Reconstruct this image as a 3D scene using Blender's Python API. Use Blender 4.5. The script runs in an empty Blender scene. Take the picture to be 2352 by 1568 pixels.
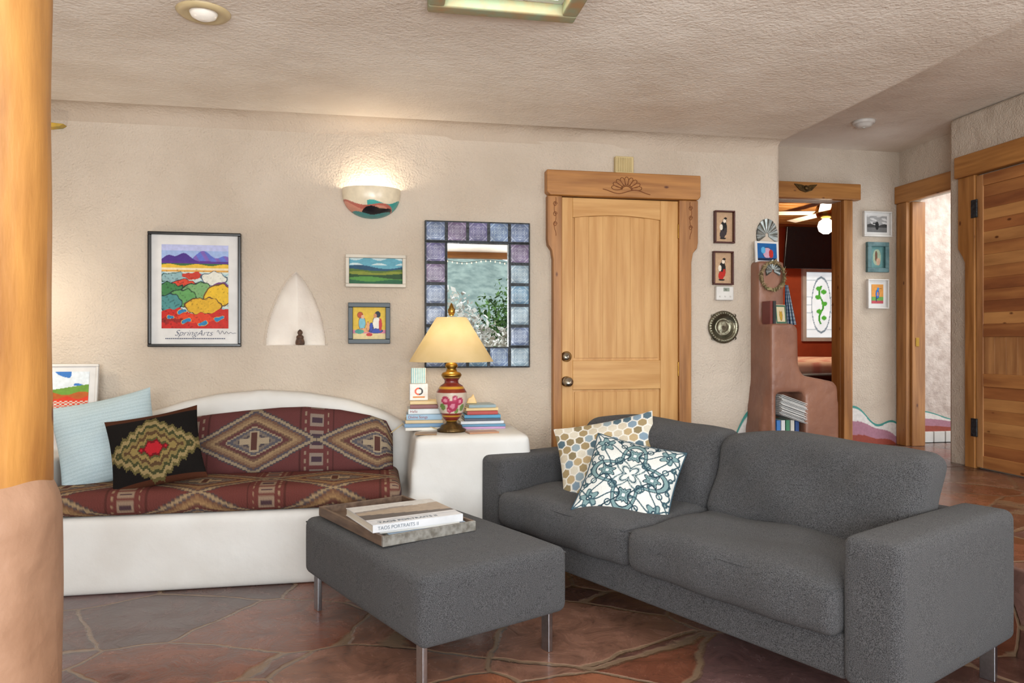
import bpy, bmesh, math, numpy as np
from mathutils import Vector, Matrix
rng=np.random.default_rng(4)
TAN=.185; TH=math.atan(TAN); ct,st=math.cos(TH),math.sin(TH)
F=1700.0; CZ=1.17; VW=4.344; VH=5.39; HF=.33; HC=2.72; CE=2.44
def W(u,v,z=0): return Vector((u*ct-v*st,u*st+v*ct,z))
def onwall(px,py,v=VW):
    x=(px-1176)/F; Y=v/(ct-x*st); X=x*Y
    return X*ct+Y*st, CZ+(784-py)/F*Y
sc=bpy.context.scene
col=sc.collection
def lin(h):
    if isinstance(h,(tuple,list)): return tuple(h)[:3]
    h=h.lstrip('#'); r=[int(h[i:i+2],16)/255 for i in (0,2,4)]
    return tuple(c/12.92 if c<=.04045 else ((c+.055)/1.055)**2.4 for c in r)
_m={}
def mat(name,c='#888888',rough=.6,metal=0,c2=None,nscale=8,stretch=(1,1,1),bump=0,bscale=60,bump2=0,b2scale=8,attr=False,emit=0,transl=0,spec=.5,detail=4,knots=False,coat=0,sheen=0,contrast=(.35,.65)):
    if name in _m: return _m[name]
    m=bpy.data.materials.new(name); m.use_nodes=True; _m[name]=m
    nt=m.node_tree; N=nt.nodes; L=nt.links
    b=N['Principled BSDF']; b.inputs['Roughness'].default_value=rough; b.inputs['Metallic'].default_value=metal
    b.inputs['Specular IOR Level'].default_value=spec
    if coat: b.inputs['Coat Weight'].default_value=coat; b.inputs['Coat Roughness'].default_value=.15
    if sheen: b.inputs['Sheen Weight'].default_value=sheen
    tc=N.new('ShaderNodeTexCoord'); mp=N.new('ShaderNodeMapping'); mp.inputs['Scale'].default_value=stretch
    L.new(tc.outputs['Object'],mp.inputs['Vector'])
    if attr:
        a=N.new('ShaderNodeAttribute'); a.attribute_name='Col'; base=a.outputs['Color']
    else:
        r=N.new('ShaderNodeRGB'); r.outputs[0].default_value=(*lin(c),1); base=r.outputs[0]
    nz=N.new('ShaderNodeTexNoise'); nz.inputs['Scale'].default_value=nscale; nz.inputs['Detail'].default_value=detail
    L.new(mp.outputs[0],nz.inputs['Vector'])
    rp=N.new('ShaderNodeMapRange'); rp.inputs[1].default_value=contrast[0]; rp.inputs[2].default_value=contrast[1]
    L.new(nz.outputs['Fac'],rp.inputs[0])
    mx=N.new('ShaderNodeMix'); mx.data_type='RGBA'
    if c2 is not None:
        L.new(rp.outputs[0],mx.inputs['Factor']); L.new(base,mx.inputs['A']); mx.inputs['B'].default_value=(*lin(c2),1)
    else:
        mx.blend_type='MULTIPLY'; mx.inputs['Factor'].default_value=.15; L.new(base,mx.inputs['A']); L.new(rp.outputs[0],mx.inputs['B'])
    cur=mx.outputs['Result']
    if knots:
        vo=N.new('ShaderNodeTexVoronoi'); vo.inputs['Scale'].default_value=3.3
        mp2=N.new('ShaderNodeMapping'); mn=min(stretch); mp2.inputs['Scale'].default_value=tuple(1.6 if q==mn else 3.2 for q in stretch)
        L.new(tc.outputs['Object'],mp2.inputs[0]); L.new(mp2.outputs[0],vo.inputs['Vector'])
        r2=N.new('ShaderNodeMapRange'); r2.inputs[1].default_value=.05; r2.inputs[2].default_value=.11; r2.inputs[3].default_value=1; r2.inputs[4].default_value=0
        L.new(vo.outputs['Distance'],r2.inputs[0])
        m2=N.new('ShaderNodeMix'); m2.data_type='RGBA'; L.new(r2.outputs[0],m2.inputs['Factor']); L.new(cur,m2.inputs['A']); m2.inputs['B'].default_value=(*lin('#5a2c10'),1); cur=m2.outputs['Result']
    L.new(cur,b.inputs['Base Color'])
    if emit:
        L.new(cur,b.inputs['Emission Color']); b.inputs['Emission Strength'].default_value=emit
    nrm=None
    if bump:
        n2=N.new('ShaderNodeTexNoise'); n2.inputs['Scale'].default_value=bscale; n2.inputs['Detail'].default_value=5
        L.new(mp.outputs[0] if stretch!=(1,1,1) else tc.outputs['Object'],n2.inputs['Vector'])
        bp=N.new('ShaderNodeBump'); bp.inputs['Strength'].default_value=bump; bp.inputs['Distance'].default_value=.01
        L.new(n2.outputs['Fac'],bp.inputs['Height']); nrm=bp
    if bump2:
        n3=N.new('ShaderNodeTexNoise'); n3.inputs['Scale'].default_value=b2scale; n3.inputs['Detail'].default_value=2
        L.new(tc.outputs['Object'],n3.inputs['Vector'])
        b2=N.new('ShaderNodeBump'); b2.inputs['Strength'].default_value=bump2; b2.inputs['Distance'].default_value=.05
        L.new(n3.outputs['Fac'],b2.inputs['Height'])
        if nrm: L.new(nrm.outputs[0],b2.inputs['Normal'])
        nrm=b2
    if nrm: L.new(nrm.outputs[0],b.inputs['Normal'])
    if transl:
        t=N.new('ShaderNodeBsdfTranslucent'); L.new(cur,t.inputs['Color'])
        ms=N.new('ShaderNodeMixShader'); ms.inputs[0].default_value=transl
        L.new(b.outputs[0],ms.inputs[1]); L.new(t.outputs[0],ms.inputs[2]); L.new(ms.outputs[0],N['Material Output'].inputs[0])
    return m
def top(o,label,cat=None,kind=None,group=None):
    o['label']=label
    if cat: o['category']=cat
    if kind: o['kind']=kind
    if group: o['group']=group
    return o
def struct(o,label): return top(o,label,o.name.split('_')[0].split('.')[0],'structure')
def root(name,loc,rot=TH,label='',cat='',group=None,euler=None):
    e=bpy.data.objects.new(name,None); e.empty_display_size=.1; e.location=loc
    e.rotation_euler=euler if euler else (0,0,rot); col.objects.link(e)
    if label: top(e,label,cat,None,group)
    return e
def mk(name,V,Fc,m=None,parent=None,smooth=False,loc=None,rot=None,cols=None,bev=0,segs=2,euler=None):
    me=bpy.data.meshes.new(name); me.from_pydata([tuple(map(float,v)) for v in V],[],[tuple(int(i) for i in f) for f in Fc]); me.update()
    o=bpy.data.objects.new(name,me); col.objects.link(o)
    if m:
        for q in (m if isinstance(m,list) else [m]): me.materials.append(q)
    if smooth: me.polygons.foreach_set('use_smooth',[True]*len(me.polygons))
    if cols is not None:
        a=me.color_attributes.new(name='Col',type='FLOAT_COLOR',domain='POINT')
        arr=np.ones((len(V),4),dtype=np.float32); arr[:,:3]=cols; a.data.foreach_set('color',arr.ravel())
    if parent: o.parent=parent
    if loc is not None: o.location=loc
    if rot is not None: o.rotation_euler=(0,0,rot)
    if euler is not None: o.rotation_euler=euler
    if bev:
        b=o.modifiers.new('Bevel','BEVEL'); b.width=bev; b.segments=segs; b.limit_method='ANGLE'; b.angle_limit=.6
        if not smooth:
            me.polygons.foreach_set('use_smooth',[True]*len(me.polygons))
            o.modifiers.new('WN','WEIGHTED_NORMAL')
    return o
BF=[(0,3,2,1),(4,5,6,7),(0,1,5,4),(1,2,6,5),(2,3,7,6),(3,0,4,7)]
def bx(L):
    V=[];Fc=[]
    for (x0,x1,y0,y1,z0,z1) in L:
        k=len(V); V+=[(x0,y0,z0),(x1,y0,z0),(x1,y1,z0),(x0,y1,z0),(x0,y0,z1),(x1,y0,z1),(x1,y1,z1),(x0,y1,z1)]
        Fc+=[tuple(i+k for i in f) for f in BF]
    return V,Fc
def boxes(name,L,m,parent=None,bev=.003,**k):
    V,Fc=bx(L); return mk(name,V,Fc,m,parent,bev=bev,**k)
def prism_vf(poly,y0,y1):
    n=len(poly); V=[(x,y0,z) for x,z in poly]+[(x,y1,z) for x,z in poly]
    a=sum(poly[i][0]*poly[(i+1)%n][1]-poly[(i+1)%n][0]*poly[i][1] for i in range(n))
    Fc=[tuple(range(n)),tuple(range(2*n-1,n-1,-1))]+[(i,i+n,(i+1)%n+n,(i+1)%n) for i in range(n)]
    if a<0: Fc=[f[::-1] for f in Fc]
    return V,Fc
def prism(name,poly,y0,y1,m,parent=None,bev=.003,**k):
    V,Fc=prism_vf(poly,y0,y1); return mk(name,V,Fc,m,parent,bev=bev,**k)
def join(*vf):
    V=[];Fc=[]
    for v,f in vf:
        k=len(V); V+=list(v); Fc+=[tuple(i+k for i in q) for q in f]
    return V,Fc
def surf(name,nx,ny,pos,m,parent=None,colf=None,smooth=True,two=None,**k):
    s,t=np.meshgrid(np.linspace(0,1,nx+1),np.linspace(0,1,ny+1)); s=s.ravel();t=t.ravel()
    P=np.stack(pos(s,t),1)
    Fc=[(j*(nx+1)+i,j*(nx+1)+i+1,(j+1)*(nx+1)+i+1,(j+1)*(nx+1)+i) for j in range(ny) for i in range(nx)]
    C=colf(s,t) if colf else None
    if two:
        P2=np.stack(two(s,t),1); n=len(P); Fc=Fc+[tuple(q+n for q in f[::-1]) for f in Fc]; P=np.vstack([P,P2])
        if C is not None: C=np.vstack([C,C])
    return mk(name,P,Fc,m,parent,smooth,cols=C,**k)
def softbox(name,c,size,r,m,parent=None,n=(10,10,6),bul=(0,0,0),colf=None,warp=None,**k):
    hx,hy,hz=[s/2 for s in size]; r=min(r,hx,hy,hz)*.999
    def ax(h,nn):
        e=[h-r+r*math.sin(math.radians(a)) for a in (90,72,54,36,18,0)]
        inner=list(np.linspace(-(h-r),(h-r),nn+1))
        return [-q for q in e[:-1]]+inner+e[:-1][::-1]
    A=[ax(hx,n[0]),ax(hy,n[1]),ax(hz,n[2])]
    H=(hx,hy,hz); V=[];idx={};Fc=[]
    def vid(p):
        key=tuple(round(q,5) for q in p)
        if key not in idx: idx[key]=len(V); V.append(p)
        return idx[key]
    for a in range(3):
        b,cc=(a+1)%3,(a+2)%3
        for sgn in (-1,1):
            for i in range(len(A[b])-1):
                for j in range(len(A[cc])-1):
                    q=[]
                    for (di,dj) in ((0,0),(1,0),(1,1),(0,1)):
                        p=[0,0,0]; p[a]=sgn*H[a]; p[b]=A[b][i+di]; p[cc]=A[cc][j+dj]; q.append(vid(tuple(p)))
                    Fc.append(tuple(q if sgn>0 else q[::-1]))
    P=np.array(V); inner=np.stack([np.clip(P[:,i],-(H[i]-r),H[i]-r) for i in range(3)],1)
    d=P-inner; ln=np.linalg.norm(d,axis=1); ln[ln==0]=1
    Q=inner+d/ln[:,None]*r
    nx,ny,nz=[Q[:,i]/H[i] for i in range(3)]
    g=lambda w:np.clip(1-w**2,0,1)**.7
    Q2=Q.copy()
    Q2[:,2]+=bul[2]*np.clip(nz,-1,1)*g(nx)*g(ny); Q2[:,1]+=bul[1]*np.clip(ny,-1,1)*g(nx)*g(nz); Q2[:,0]+=bul[0]*np.clip(nx,-1,1)*g(ny)*g(nz)
    C=colf(P) if colf else None
    if warp: Q2=warp(Q2)
    Q2=Q2+np.array(c)
    return mk(name,Q2,Fc,m,parent,True,cols=C,**k)
def lathe(name,prof,m,parent=None,seg=40,axis='z',colf=None,smooth=True,**k):
    n=len(prof); V=[];C=[]
    for j,(r,z) in enumerate(prof):
        for i in range(seg):
            a=2*math.pi*i/seg
            p=(r*math.cos(a),r*math.sin(a),z)
            if axis=='y': p=(p[0],-z,p[1])
            V.append(p)
            if colf: C.append(lin(colf(a,j/(n-1),r,z)))
    Fc=[(j*seg+i,j*seg+(i+1)%seg,(j+1)*seg+(i+1)%seg,(j+1)*seg+i) for j in range(n-1) for i in range(seg)]
    Fc+=[tuple(range(seg))[::-1],tuple((n-1)*seg+i for i in range(seg))]
    return mk(name,V,Fc,m,parent,smooth,cols=np.array(C) if colf else None,**k)
def tube_vf(path,r,seg=8,closed=False):
    P=[Vector(p) for p in path]; n=len(P); V=[];Fc=[]
    for i in range(n):
        a=P[(i-1)%n] if (closed or i>0) else P[i]; b=P[(i+1)%n] if (closed or i<n-1) else P[i]
        d=(b-a).normalized(); up=Vector((0,0,1)) if abs(d.z)<.9 else Vector((1,0,0))
        s=d.cross(up).normalized(); t=s.cross(d)
        rr=r[i] if isinstance(r,(list,tuple)) else r
        for j in range(seg):
            an=2*math.pi*j/seg; V.append(tuple(P[i]+s*math.cos(an)*rr+t*math.sin(an)*rr))
    for i in range(n if closed else n-1):
        for j in range(seg):
            Fc.append((i*seg+j,i*seg+(j+1)%seg,((i+1)%n)*seg+(j+1)%seg,((i+1)%n)*seg+j))
    return V,Fc
def text(name,body,size,m,parent,loc,euler,ext=.0006,shear=0,align='LEFT',offset=0):
    cu=bpy.data.curves.new(name+'c','FONT'); cu.body=body; cu.size=size; cu.extrude=ext; cu.shear=shear; cu.align_x=align; cu.offset=offset
    t=bpy.data.objects.new('tmp',cu); col.objects.link(t); bpy.context.view_layer.update()
    me=bpy.data.meshes.new_from_object(t.evaluated_get(bpy.context.evaluated_depsgraph_get())); bpy.data.objects.remove(t)
    me.name=name; me.materials.clear(); me.materials.append(m)
    o=bpy.data.objects.new(name,me); col.objects.link(o); o.parent=parent; o.location=loc; o.rotation_euler=euler
    return o
def light(name,kind,loc,e,c=(1,1,1),r=.05,size=None,rot=None,parent=None):
    l=bpy.data.lights.new(name,kind); l.energy=e; l.color=c
    if kind=='AREA':
        l.shape='RECTANGLE'; l.size,l.size_y=size
    else: l.shadow_soft_size=r
    o=bpy.data.objects.new(name,l); col.objects.link(o); o.location=loc
    if rot: o.rotation_euler=rot
    if parent: o.parent=parent
    return o
# ------------------------------------------------------------------ materials
PL=mat('plaster_beige','#cdc0b1',.85,c2='#c0b2a2',nscale=1.8,bump=.8,bscale=85,bump2=.45,b2scale=6,spec=.2)
PLC=mat('plaster_ceiling','#ece4d9',.85,c2='#dcd1c4',nscale=1.6,bump=.6,bscale=60,bump2=.28,b2scale=3.5,spec=.15,detail=7)
WH=mat('plaster_white','#d3d2cf',.5,c2='#c9c6c1',nscale=3,bump=.12,bscale=25,bump2=.15,b2scale=4)
WHN=mat('plaster_niche','#e6dfd6',.7,c2='#ddd3c9',nscale=6,bump=.3,bscale=60)
BR=mat('adobe_brown','#916652',.42,c2='#7c5444',nscale=5,bump=.3,bscale=35,bump2=.3,b2scale=6)
BRP=mat('adobe_post','#9a7860',.6,c2='#87644c',nscale=4,bump=.25,bscale=30,bump2=.2,b2scale=9)
FAB=mat('fabric_charcoal','#28282a',.95,c2='#5f5f61',nscale=420,detail=9,bump=.6,bscale=300,bump2=.35,b2scale=6,spec=.1,sheen=.1,contrast=(.36,.64))
ST=mat('brushed_steel','#b9bcc2',.3,metal=1,nscale=90)
PINEV=mat('pine_vertical','#cc9d60',.45,c2='#b98648',nscale=3,stretch=(9,9,.7),bump=.06,bscale=8,detail=6)
PINER=mat('pine_rail','#cc9d60',.45,c2='#b98648',nscale=3,stretch=(.7,9,9),bump=.06,bscale=8,detail=6)
PINEH=mat('pine_horizontal','#b37d42',.45,c2='#93602f',nscale=3,stretch=(.7,9,9),bump=.08,bscale=8,knots=True,detail=6)
PINEJ=mat('pine_jamb','#ab7640',.45,c2='#885728',nscale=3,stretch=(9,9,.7),bump=.08,bscale=8,knots=True,detail=6)
CEDH=mat('cedar_horizontal','#b07844',.5,c2='#85502c',nscale=2.4,stretch=(.8,6,7),bump=.06,bscale=8,detail=6,knots=True)
CEDV=mat('cedar_vertical','#b98654',.5,c2='#8a5a34',nscale=2.4,stretch=(7,6,.8),bump=.06,bscale=8,detail=6)
POSTW=mat('peeled_log','#ad7a3c',.5,c2='#75461c',nscale=4.0,stretch=(3.6,3.6,.7),bump=.4,bscale=5,knots=True,detail=8,contrast=(.36,.70))
ATT=mat('painted_surface',rough=.5,attr=True,nscale=50)
ATTG=mat('glazed_picture',rough=.45,attr=True,nscale=50,spec=.2)
ATTF=mat('woven_fabric',rough=.9,attr=True,nscale=320,bump=.3,bscale=300,spec=.1)
CER=mat('glazed_ceramic',rough=.25,attr=True,nscale=20)
BRASS=mat('brass','#a8823c',.3,metal=1,nscale=30)
BRONZE=mat('dark_bronze','#4a3a26',.4,metal=.8,c2='#6b5430',nscale=40,bump=.4,bscale=60)
NICK=mat('satin_nickel','#b7b0a2',.25,metal=1)
BLK=mat('black_lacquer','#0d0d0f',.25)
WHP=mat('white_paper','#dcdbd9',.6)
WHPL=mat('white_plastic','#d8d6d2',.4)
DARK=mat('dark_void','#1c1a1a',.8)
IRON=mat('hammered_iron','#1b1e22',.4,metal=.3,c2='#30353b',nscale=40,bump=.6,bscale=80)
def stone(name,scale,cols_,grout):
    m=bpy.data.materials.new(name); m.use_nodes=True; nt=m.node_tree;N=nt.nodes;L=nt.links;b=N['Principled BSDF']
    tc=N.new('ShaderNodeTexCoord'); nz=N.new('ShaderNodeTexNoise'); nz.inputs['Scale'].default_value=3.5; nz.inputs['Detail'].default_value=4
    L.new(tc.outputs['Object'],nz.inputs['Vector'])
    ad=N.new('ShaderNodeMix'); ad.data_type='RGBA'; ad.blend_type='LINEAR_LIGHT'; ad.inputs['Factor'].default_value=.05
    L.new(tc.outputs['Object'],ad.inputs['A']); L.new(nz.outputs['Color'],ad.inputs['B'])
    mp=N.new('ShaderNodeMapping'); mp.inputs['Scale'].default_value=(1,1.35,1); mp.inputs['Rotation'].default_value=(0,0,.5); L.new(ad.outputs['Result'],mp.inputs[0])
    v1=N.new('ShaderNodeTexVoronoi'); v1.feature='DISTANCE_TO_EDGE'; v1.inputs['Scale'].default_value=scale; L.new(mp.outputs[0],v1.inputs['Vector'])
    v2=N.new('ShaderNodeTexVoronoi'); v2.inputs['Scale'].default_value=scale; L.new(mp.outputs[0],v2.inputs['Vector'])
    for v in (v1,v2): v.inputs['Randomness'].default_value=1
    sep=N.new('ShaderNodeSeparateColor'); L.new(v2.outputs['Color'],sep.inputs[0])
    cr=N.new('ShaderNodeValToRGB'); cr.color_ramp.interpolation='CONSTANT'; e=cr.color_ramp.elements
    for i,c in enumerate(cols_):
        q=e[0] if i==0 else (e[1] if i==1 else e.new(i/len(cols_))); q.position=i/len(cols_); q.color=(*lin(c),1)
    L.new(sep.outputs[0],cr.inputs[0])
    n2=N.new('ShaderNodeTexNoise'); n2.inputs['Scale'].default_value=6; n2.inputs['Detail'].default_value=9; n2.inputs['Roughness'].default_value=.68; n2.inputs['Distortion'].default_value=.8; L.new(tc.outputs['Object'],n2.inputs['Vector'])
    r2=N.new('ShaderNodeMapRange'); r2.inputs[1].default_value=.3;r2.inputs[2].default_value=.7;r2.inputs[3].default_value=.5;r2.inputs[4].default_value=1.35; L.new(n2.outputs['Fac'],r2.inputs[0])
    mu=N.new('ShaderNodeMix'); mu.data_type='RGBA'; mu.blend_type='MULTIPLY'; mu.inputs['Factor'].default_value=1; L.new(cr.outputs[0],mu.inputs['A']); L.new(r2.outputs[0],mu.inputs['B'])
    mr=N.new('ShaderNodeMapRange'); mr.inputs[1].default_value=.009; mr.inputs[2].default_value=.022; L.new(v1.outputs['Distance'],mr.inputs[0])
    mx=N.new('ShaderNodeMix'); mx.data_type='RGBA'; L.new(mr.outputs[0],mx.inputs['Factor']); mx.inputs['A'].default_value=(*lin(grout),1); L.new(mu.outputs['Result'],mx.inputs['B'])
    L.new(mx.outputs['Result'],b.inputs['Base Color'])
    rr=N.new('ShaderNodeMapRange'); rr.inputs[1].default_value=.3; rr.inputs[2].default_value=.7; rr.inputs[3].default_value=.12; rr.inputs[4].default_value=.36; L.new(n2.outputs['Fac'],rr.inputs[0]); L.new(rr.outputs[0],b.inputs['Roughness'])
    b.inputs['Coat Weight'].default_value=.25; b.inputs['Coat Roughness'].default_value=.12
    hh=N.new('ShaderNodeMath'); hh.operation='MULTIPLY_ADD'; L.new(n2.outputs['Fac'],hh.inputs[0]); hh.inputs[1].default_value=1.1; L.new(mr.outputs[0],hh.inputs[2])
    bp=N.new('ShaderNodeBump'); bp.inputs['Strength'].default_value=.5; bp.inputs['Distance'].default_value=.012; L.new(hh.outputs[0],bp.inputs['Height']); L.new(bp.outputs[0],b.inputs['Normal'])
    return m
FLO=stone('flagstone',1.75,['#6a4638','#74564e','#5e4038','#84523a','#694e4c','#744634','#553c36','#805c4c'],'#7c6652')
# ------------------------------------------------------------------ room shell
def rmesh(name,V,Fc,m,label,**k):
    o=mk(name,V,Fc,m,loc=(0,0,0),rot=TH,**k); return struct(o,label)
UL=-2.95; UE=2.56; VR=-1.8; UR=3.953
rmesh('floor',*bx([(UL-.3,UE+.02,VR,VW+.2,-.1,0)]),FLO,'reddish brown flagstone floor with sandy grout')
rmesh('floor.001',*join(bx([(2.34,UR+.02,VR,VW,-.1,HF)]),bx([(UE,5.6,VW,VH+.1,.2,HF)])),FLO,'raised flagstone hall floor with stone riser',bev=.012)
nu0,nz0=onwall(612,792); nu1,_=onwall(747,792); _,nz1=onwall(685,626)
NU0,NU1,NZ0,NZ1=nu0-.02,nu1+.02,nz0-.02,nz1+.03
V=[];Fc=[];MI=[]
def quad(a,b,c,d):
    k=len(V); V.extend([a,b,c,d]); Fc.append((k,k+1,k+2,k+3)); MI.append(0)
for (a,b,c,d) in [(UL,NU0,0,CE),(NU1,UE-.05,0,CE),(NU0,NU1,0,NZ0),(NU0,NU1,NZ1,CE)]:
    quad((a,VW,c),(b,VW,c),(b,VW,d),(a,VW,d))
k=len(V); pr=[]
for i in range(7):
    a=math.pi/2*i/6; pr.append((UE-.05+.05*math.sin(a),VW+.05-.05*math.cos(a)))
for (a,b) in pr: V+= [(a,b,0),(a,b,HC)]
for i in range(len(pr)-1): Fc.append((k+2*i,k+2*i+2,k+2*i+3,k+2*i+1)); MI.append(0)
nx,ny=110,130; k=len(V); dep=np.zeros((ny+1,nx+1))
for j in range(ny+1):
    z=NZ0+(NZ1-NZ0)*j/ny; t=(z-nz0)/(nz1-nz0)
    for i in range(nx+1):
        u=NU0+(NU1-NU0)*i/nx; s=(u-(nu0+nu1)/2)/((nu1-nu0)/2); d=0
        if 0<=t<1:
            w=max(.001,(1-t**1.75)**.82)
            if abs(s)<w: d=.09*(1-abs(s)/w)**.6*min(1,(1-t)*3)**.5
            elif abs(s)<w+.1: d=-.006*math.sin((abs(s)-w)/.1*math.pi)
        dep[j,i]=d; V.append((u,VW+d,z))
for j in range(ny):
    for i in range(nx):
        Fc.append((k+j*(nx+1)+i,k+j*(nx+1)+i+1,k+(j+1)*(nx+1)+i+1,k+(j+1)*(nx+1)+i)); MI.append(1 if dep[j:j+2,i:i+2].max()>.004 else 0)
o=rmesh('wall_back',V,Fc,[PL,WHN],'beige troweled adobe plaster wall with recessed niche')
o.data.polygons.foreach_set('material_index',MI); o.data.polygons.foreach_set('use_smooth',[True]*len(Fc))
def wallq(name,L,m,label,bev=.0):
    V,Fc=bx(L); return rmesh(name,V,Fc,m,label,bev=bev)
wallq('wall_passage',[(UE-.1,UE,VW+.05,VH,0,HC)],PL,'beige plaster return wall beside the hall')
wallq('wall_left',[(UL-.1,UL,VR,VW+.1,0,CE)],PL,'beige plaster side wall')
wallq('wall_right',[(UR,UR+.30,VR,4.545,0,HC)],PL,'beige plaster wall holding the cedar door',bev=.03)
wallq('wall_hall',[(UE,2.83,VH,VH+.12,HF,HC),(2.83,3.70,VH,VH+.12,2.30,HC),(3.70,4.226,VH,VH+.12,HF,HC)],PL,'beige plaster hall wall around bedroom doorway')
wallq('wall_side',[(4.226,4.34,5.27,VH+.12,HF,HC),(4.226,4.34,4.4,5.27,2.31,HC),(4.226,4.34,4.2,4.45,HF,HC)],PL,'beige plaster wall around bathroom doorway')
wallq('wall_bathroom',[(4.34,6.2,5.44,5.50,HF,HC),(6.2,6.3,4.2,5.5,HF,HC)],mat('plaster_pale','#c6bab2',.85,c2='#ae9f96',nscale=14,bump=.9,bscale=40),'pale textured plaster bathroom wall')
wallq('wall_rear',[(UL,UR,VR-.15,VR,0,.75),(UL,-2.3,VR-.15,VR,.75,CE),(3.5,UR,VR-.15,VR,.75,CE)],PL,'beige stem wall below the window band')
SK=(.25,.69,1.9,2.70)
V=[];Fc=[];MI=[]
def q4(a,b,c,d,z):
    k=len(V); V.extend([(a,c,z),(a,d,z),(b,d,z),(b,c,z)]); Fc.append((k,k+1,k+2,k+3)); MI.append(0)
UED=2.58; CR=.085
for r in [(UL,SK[0],VR,VW-CR),(SK[1],UED-.06,VR,VW-CR),(SK[0],SK[1],VR,SK[2]),(SK[0],SK[1],SK[3],VW-CR)]: q4(r[0],r[1],r[2],r[3],CE)
nu=90
k=len(V)
for i in range(9):
    for j in range(nu+1):
        uu=UL+(UED-.06-UL)*j/nu; R=CR+(.006*math.sin(uu*2.1)+.005*math.sin(uu*5.3+1))*math.sin(math.pi*i/8)
        V.append((uu,VW-CR+R*math.sin(math.pi/2*i/8),CE-CR+R*math.cos(math.pi/2*i/8)))
for i in range(8):
    for j in range(nu): a=k+i*(nu+1)+j; Fc.append((a,a+nu+1,a+nu+2,a+1)); MI.append(1)
k=len(V)
ce=[(UED-.06+.06*math.sin(math.pi/2*i/6),CE+.06-.06*math.cos(math.pi/2*i/6)) for i in range(7)]+[(UED,HC+.1)]
for (a,b) in ce: V+=[(a,VR,b),(a,VW+.02,b)]
for i in range(len(ce)-1): Fc.append((k+2*i,k+2*i+1,k+2*i+3,k+2*i+2)); MI.append(0)
PLV=mat('plaster_cove','#c3b4a4',.9,c2='#b9a998',nscale=2,bump=.7,bscale=80,bump2=.4,b2scale=6,spec=.1)  # cove plaster colour darkened to mute the light the curve catches
o=rmesh('ceiling',V,Fc,[PLC,PLV],'troweled beige plaster ceiling with coved edge and skylight opening')
o.data.polygons.foreach_set('material_index',MI)
o.data.polygons.foreach_set('use_smooth',[True]*len(Fc))
wallq('ceiling.001',[(UE-.1,6.3,VR,VH+.1,HC,HC+.08)],PLC,'higher plaster ceiling over the hall')
r=root('window_1',W(0,0,CE)); struct(r,'skylight with weathered green wooden frame')
GRN=mat('weathered_green','#8b9478',.7,c2='#a5845c',nscale=14)
a,b,c,d=SK
boxes('skylight_frame',[(a-.06,b+.06,d,d+.06,-.05,.0),(a-.06,b+.06,c-.06,c,-.05,.0),(a-.06,a,c,d,-.05,.0),(b,b+.06,c,d,-.05,.0)],GRN,r,bev=.008)
boxes('skylight_shaft',[(a,b,d-.02,d,0,.5),(a,b,c,c+.02,0,.5),(a,a+.02,c+.02,d-.02,0,.5),(b-.02,b,c+.02,d-.02,0,.5)],mat('shaft_white','#d5ddd0',.7,c2='#c2cdb4',nscale=5),r,bev=0)
r=root('window_2',W(0,VR,0)); struct(r,'wide window band with wooden header and mullions')
boxes('window_header',[(-2.3,3.5,-.15,0.02,2.36,CE)],PINEH,r)
boxes('window_mullion',[(x-.03,x+.03,-.1,-.03,.75,2.36) for x in (-2.27,-.8,.6,2.1,3.47)],PINEV,r)
boxes('window_sill',[(-2.3,3.5,-.15,.06,.72,.76)],PINEH,r)
r=root('string_lights',W(0,VR+.1,0),label='string of small warm bulbs along the window header',cat='lights')
V,Fc=tube_vf([(x,0,2.30+.02*math.sin(x*9)) for x in np.linspace(-1,3.2,60)],.003,5); mk('cord',V,Fc,DARK,r)
vf=[]
for x in np.linspace(-.9,3.1,60):
    z=2.29+.02*math.sin(x*9); vf.append(tube_vf([(x,0,z-.014),(x,0,z-.007),(x,0,z+.004),(x,0,z+.007)],[.002,.007,.007,.003],6))
V,Fc=join(*vf); o=mk('bulbs',V,Fc,mat('warm_bulb','#ffd9a0',emit=3),r,True); o['kind']='stuff'
top(mk('desert_ground',*bx([(-40,60,-90,VR-.2,-.6,-.3)]),mat('ground','#9a8a74',.9,c2='#b5a890',nscale=.8),loc=(0,0,0),rot=TH),'dry sandy ground outside the windows','ground')
o=surf('mountain',60,14,lambda s,t:((s-.5)*160+10,-88+t*20-0*s,-.5+(1-t)*(13+1.2*np.sin(s*19)+.7*np.sin(s*51))),mat('hillside','#5c6a64',.95,c2='#7e8a80',nscale=.9,detail=8),loc=(0,0,0),rot=TH); top(o,'hazy green mountainside seen through the windows','mountain')
def shrub(u,v,rx,rz,c,c2,n,label):
    V=[];Fc=[];C=[]
    for i in range(n):
        d=rng.normal(size=3); d/=np.linalg.norm(d); rr=rng.uniform(.35,1.08)*(1+.18*math.sin(d[0]*7+d[2]*9))
        p=np.array([d[0]*rx*rr,d[1]*rx*rr,rz+d[2]*rz*rr]); a=rng.normal(size=3)*.03; b=rng.normal(size=3)*.03; k=len(V)
        V+= [tuple(p-a),tuple(p+b),tuple(p+a),tuple(p-b)]; Fc.append((k,k+1,k+2,k+3))
        m=rng.uniform(); C+=[tuple(np.array(lin(c))*m+np.array(lin(c2))*(1-m))]*4
    o=mk('shrub',V,Fc,ATTF,loc=W(u,v,-.35),cols=np.array(C)); top(o,label,'shrub')
shrub(1.7,-7,.95,1.2,'#e6e2d8','#8e877c',4500,'pale blossoming desert shrub outside the window')
shrub(3.2,-9.5,.8,1.4,'#5f7f45','#2a3a22',3000,'leafy green tree outside the window')
shrub(2.7,-5.6,.7,.85,'#dcd6ca','#807868',3500,'pale dry desert shrub outside the window')
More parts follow.
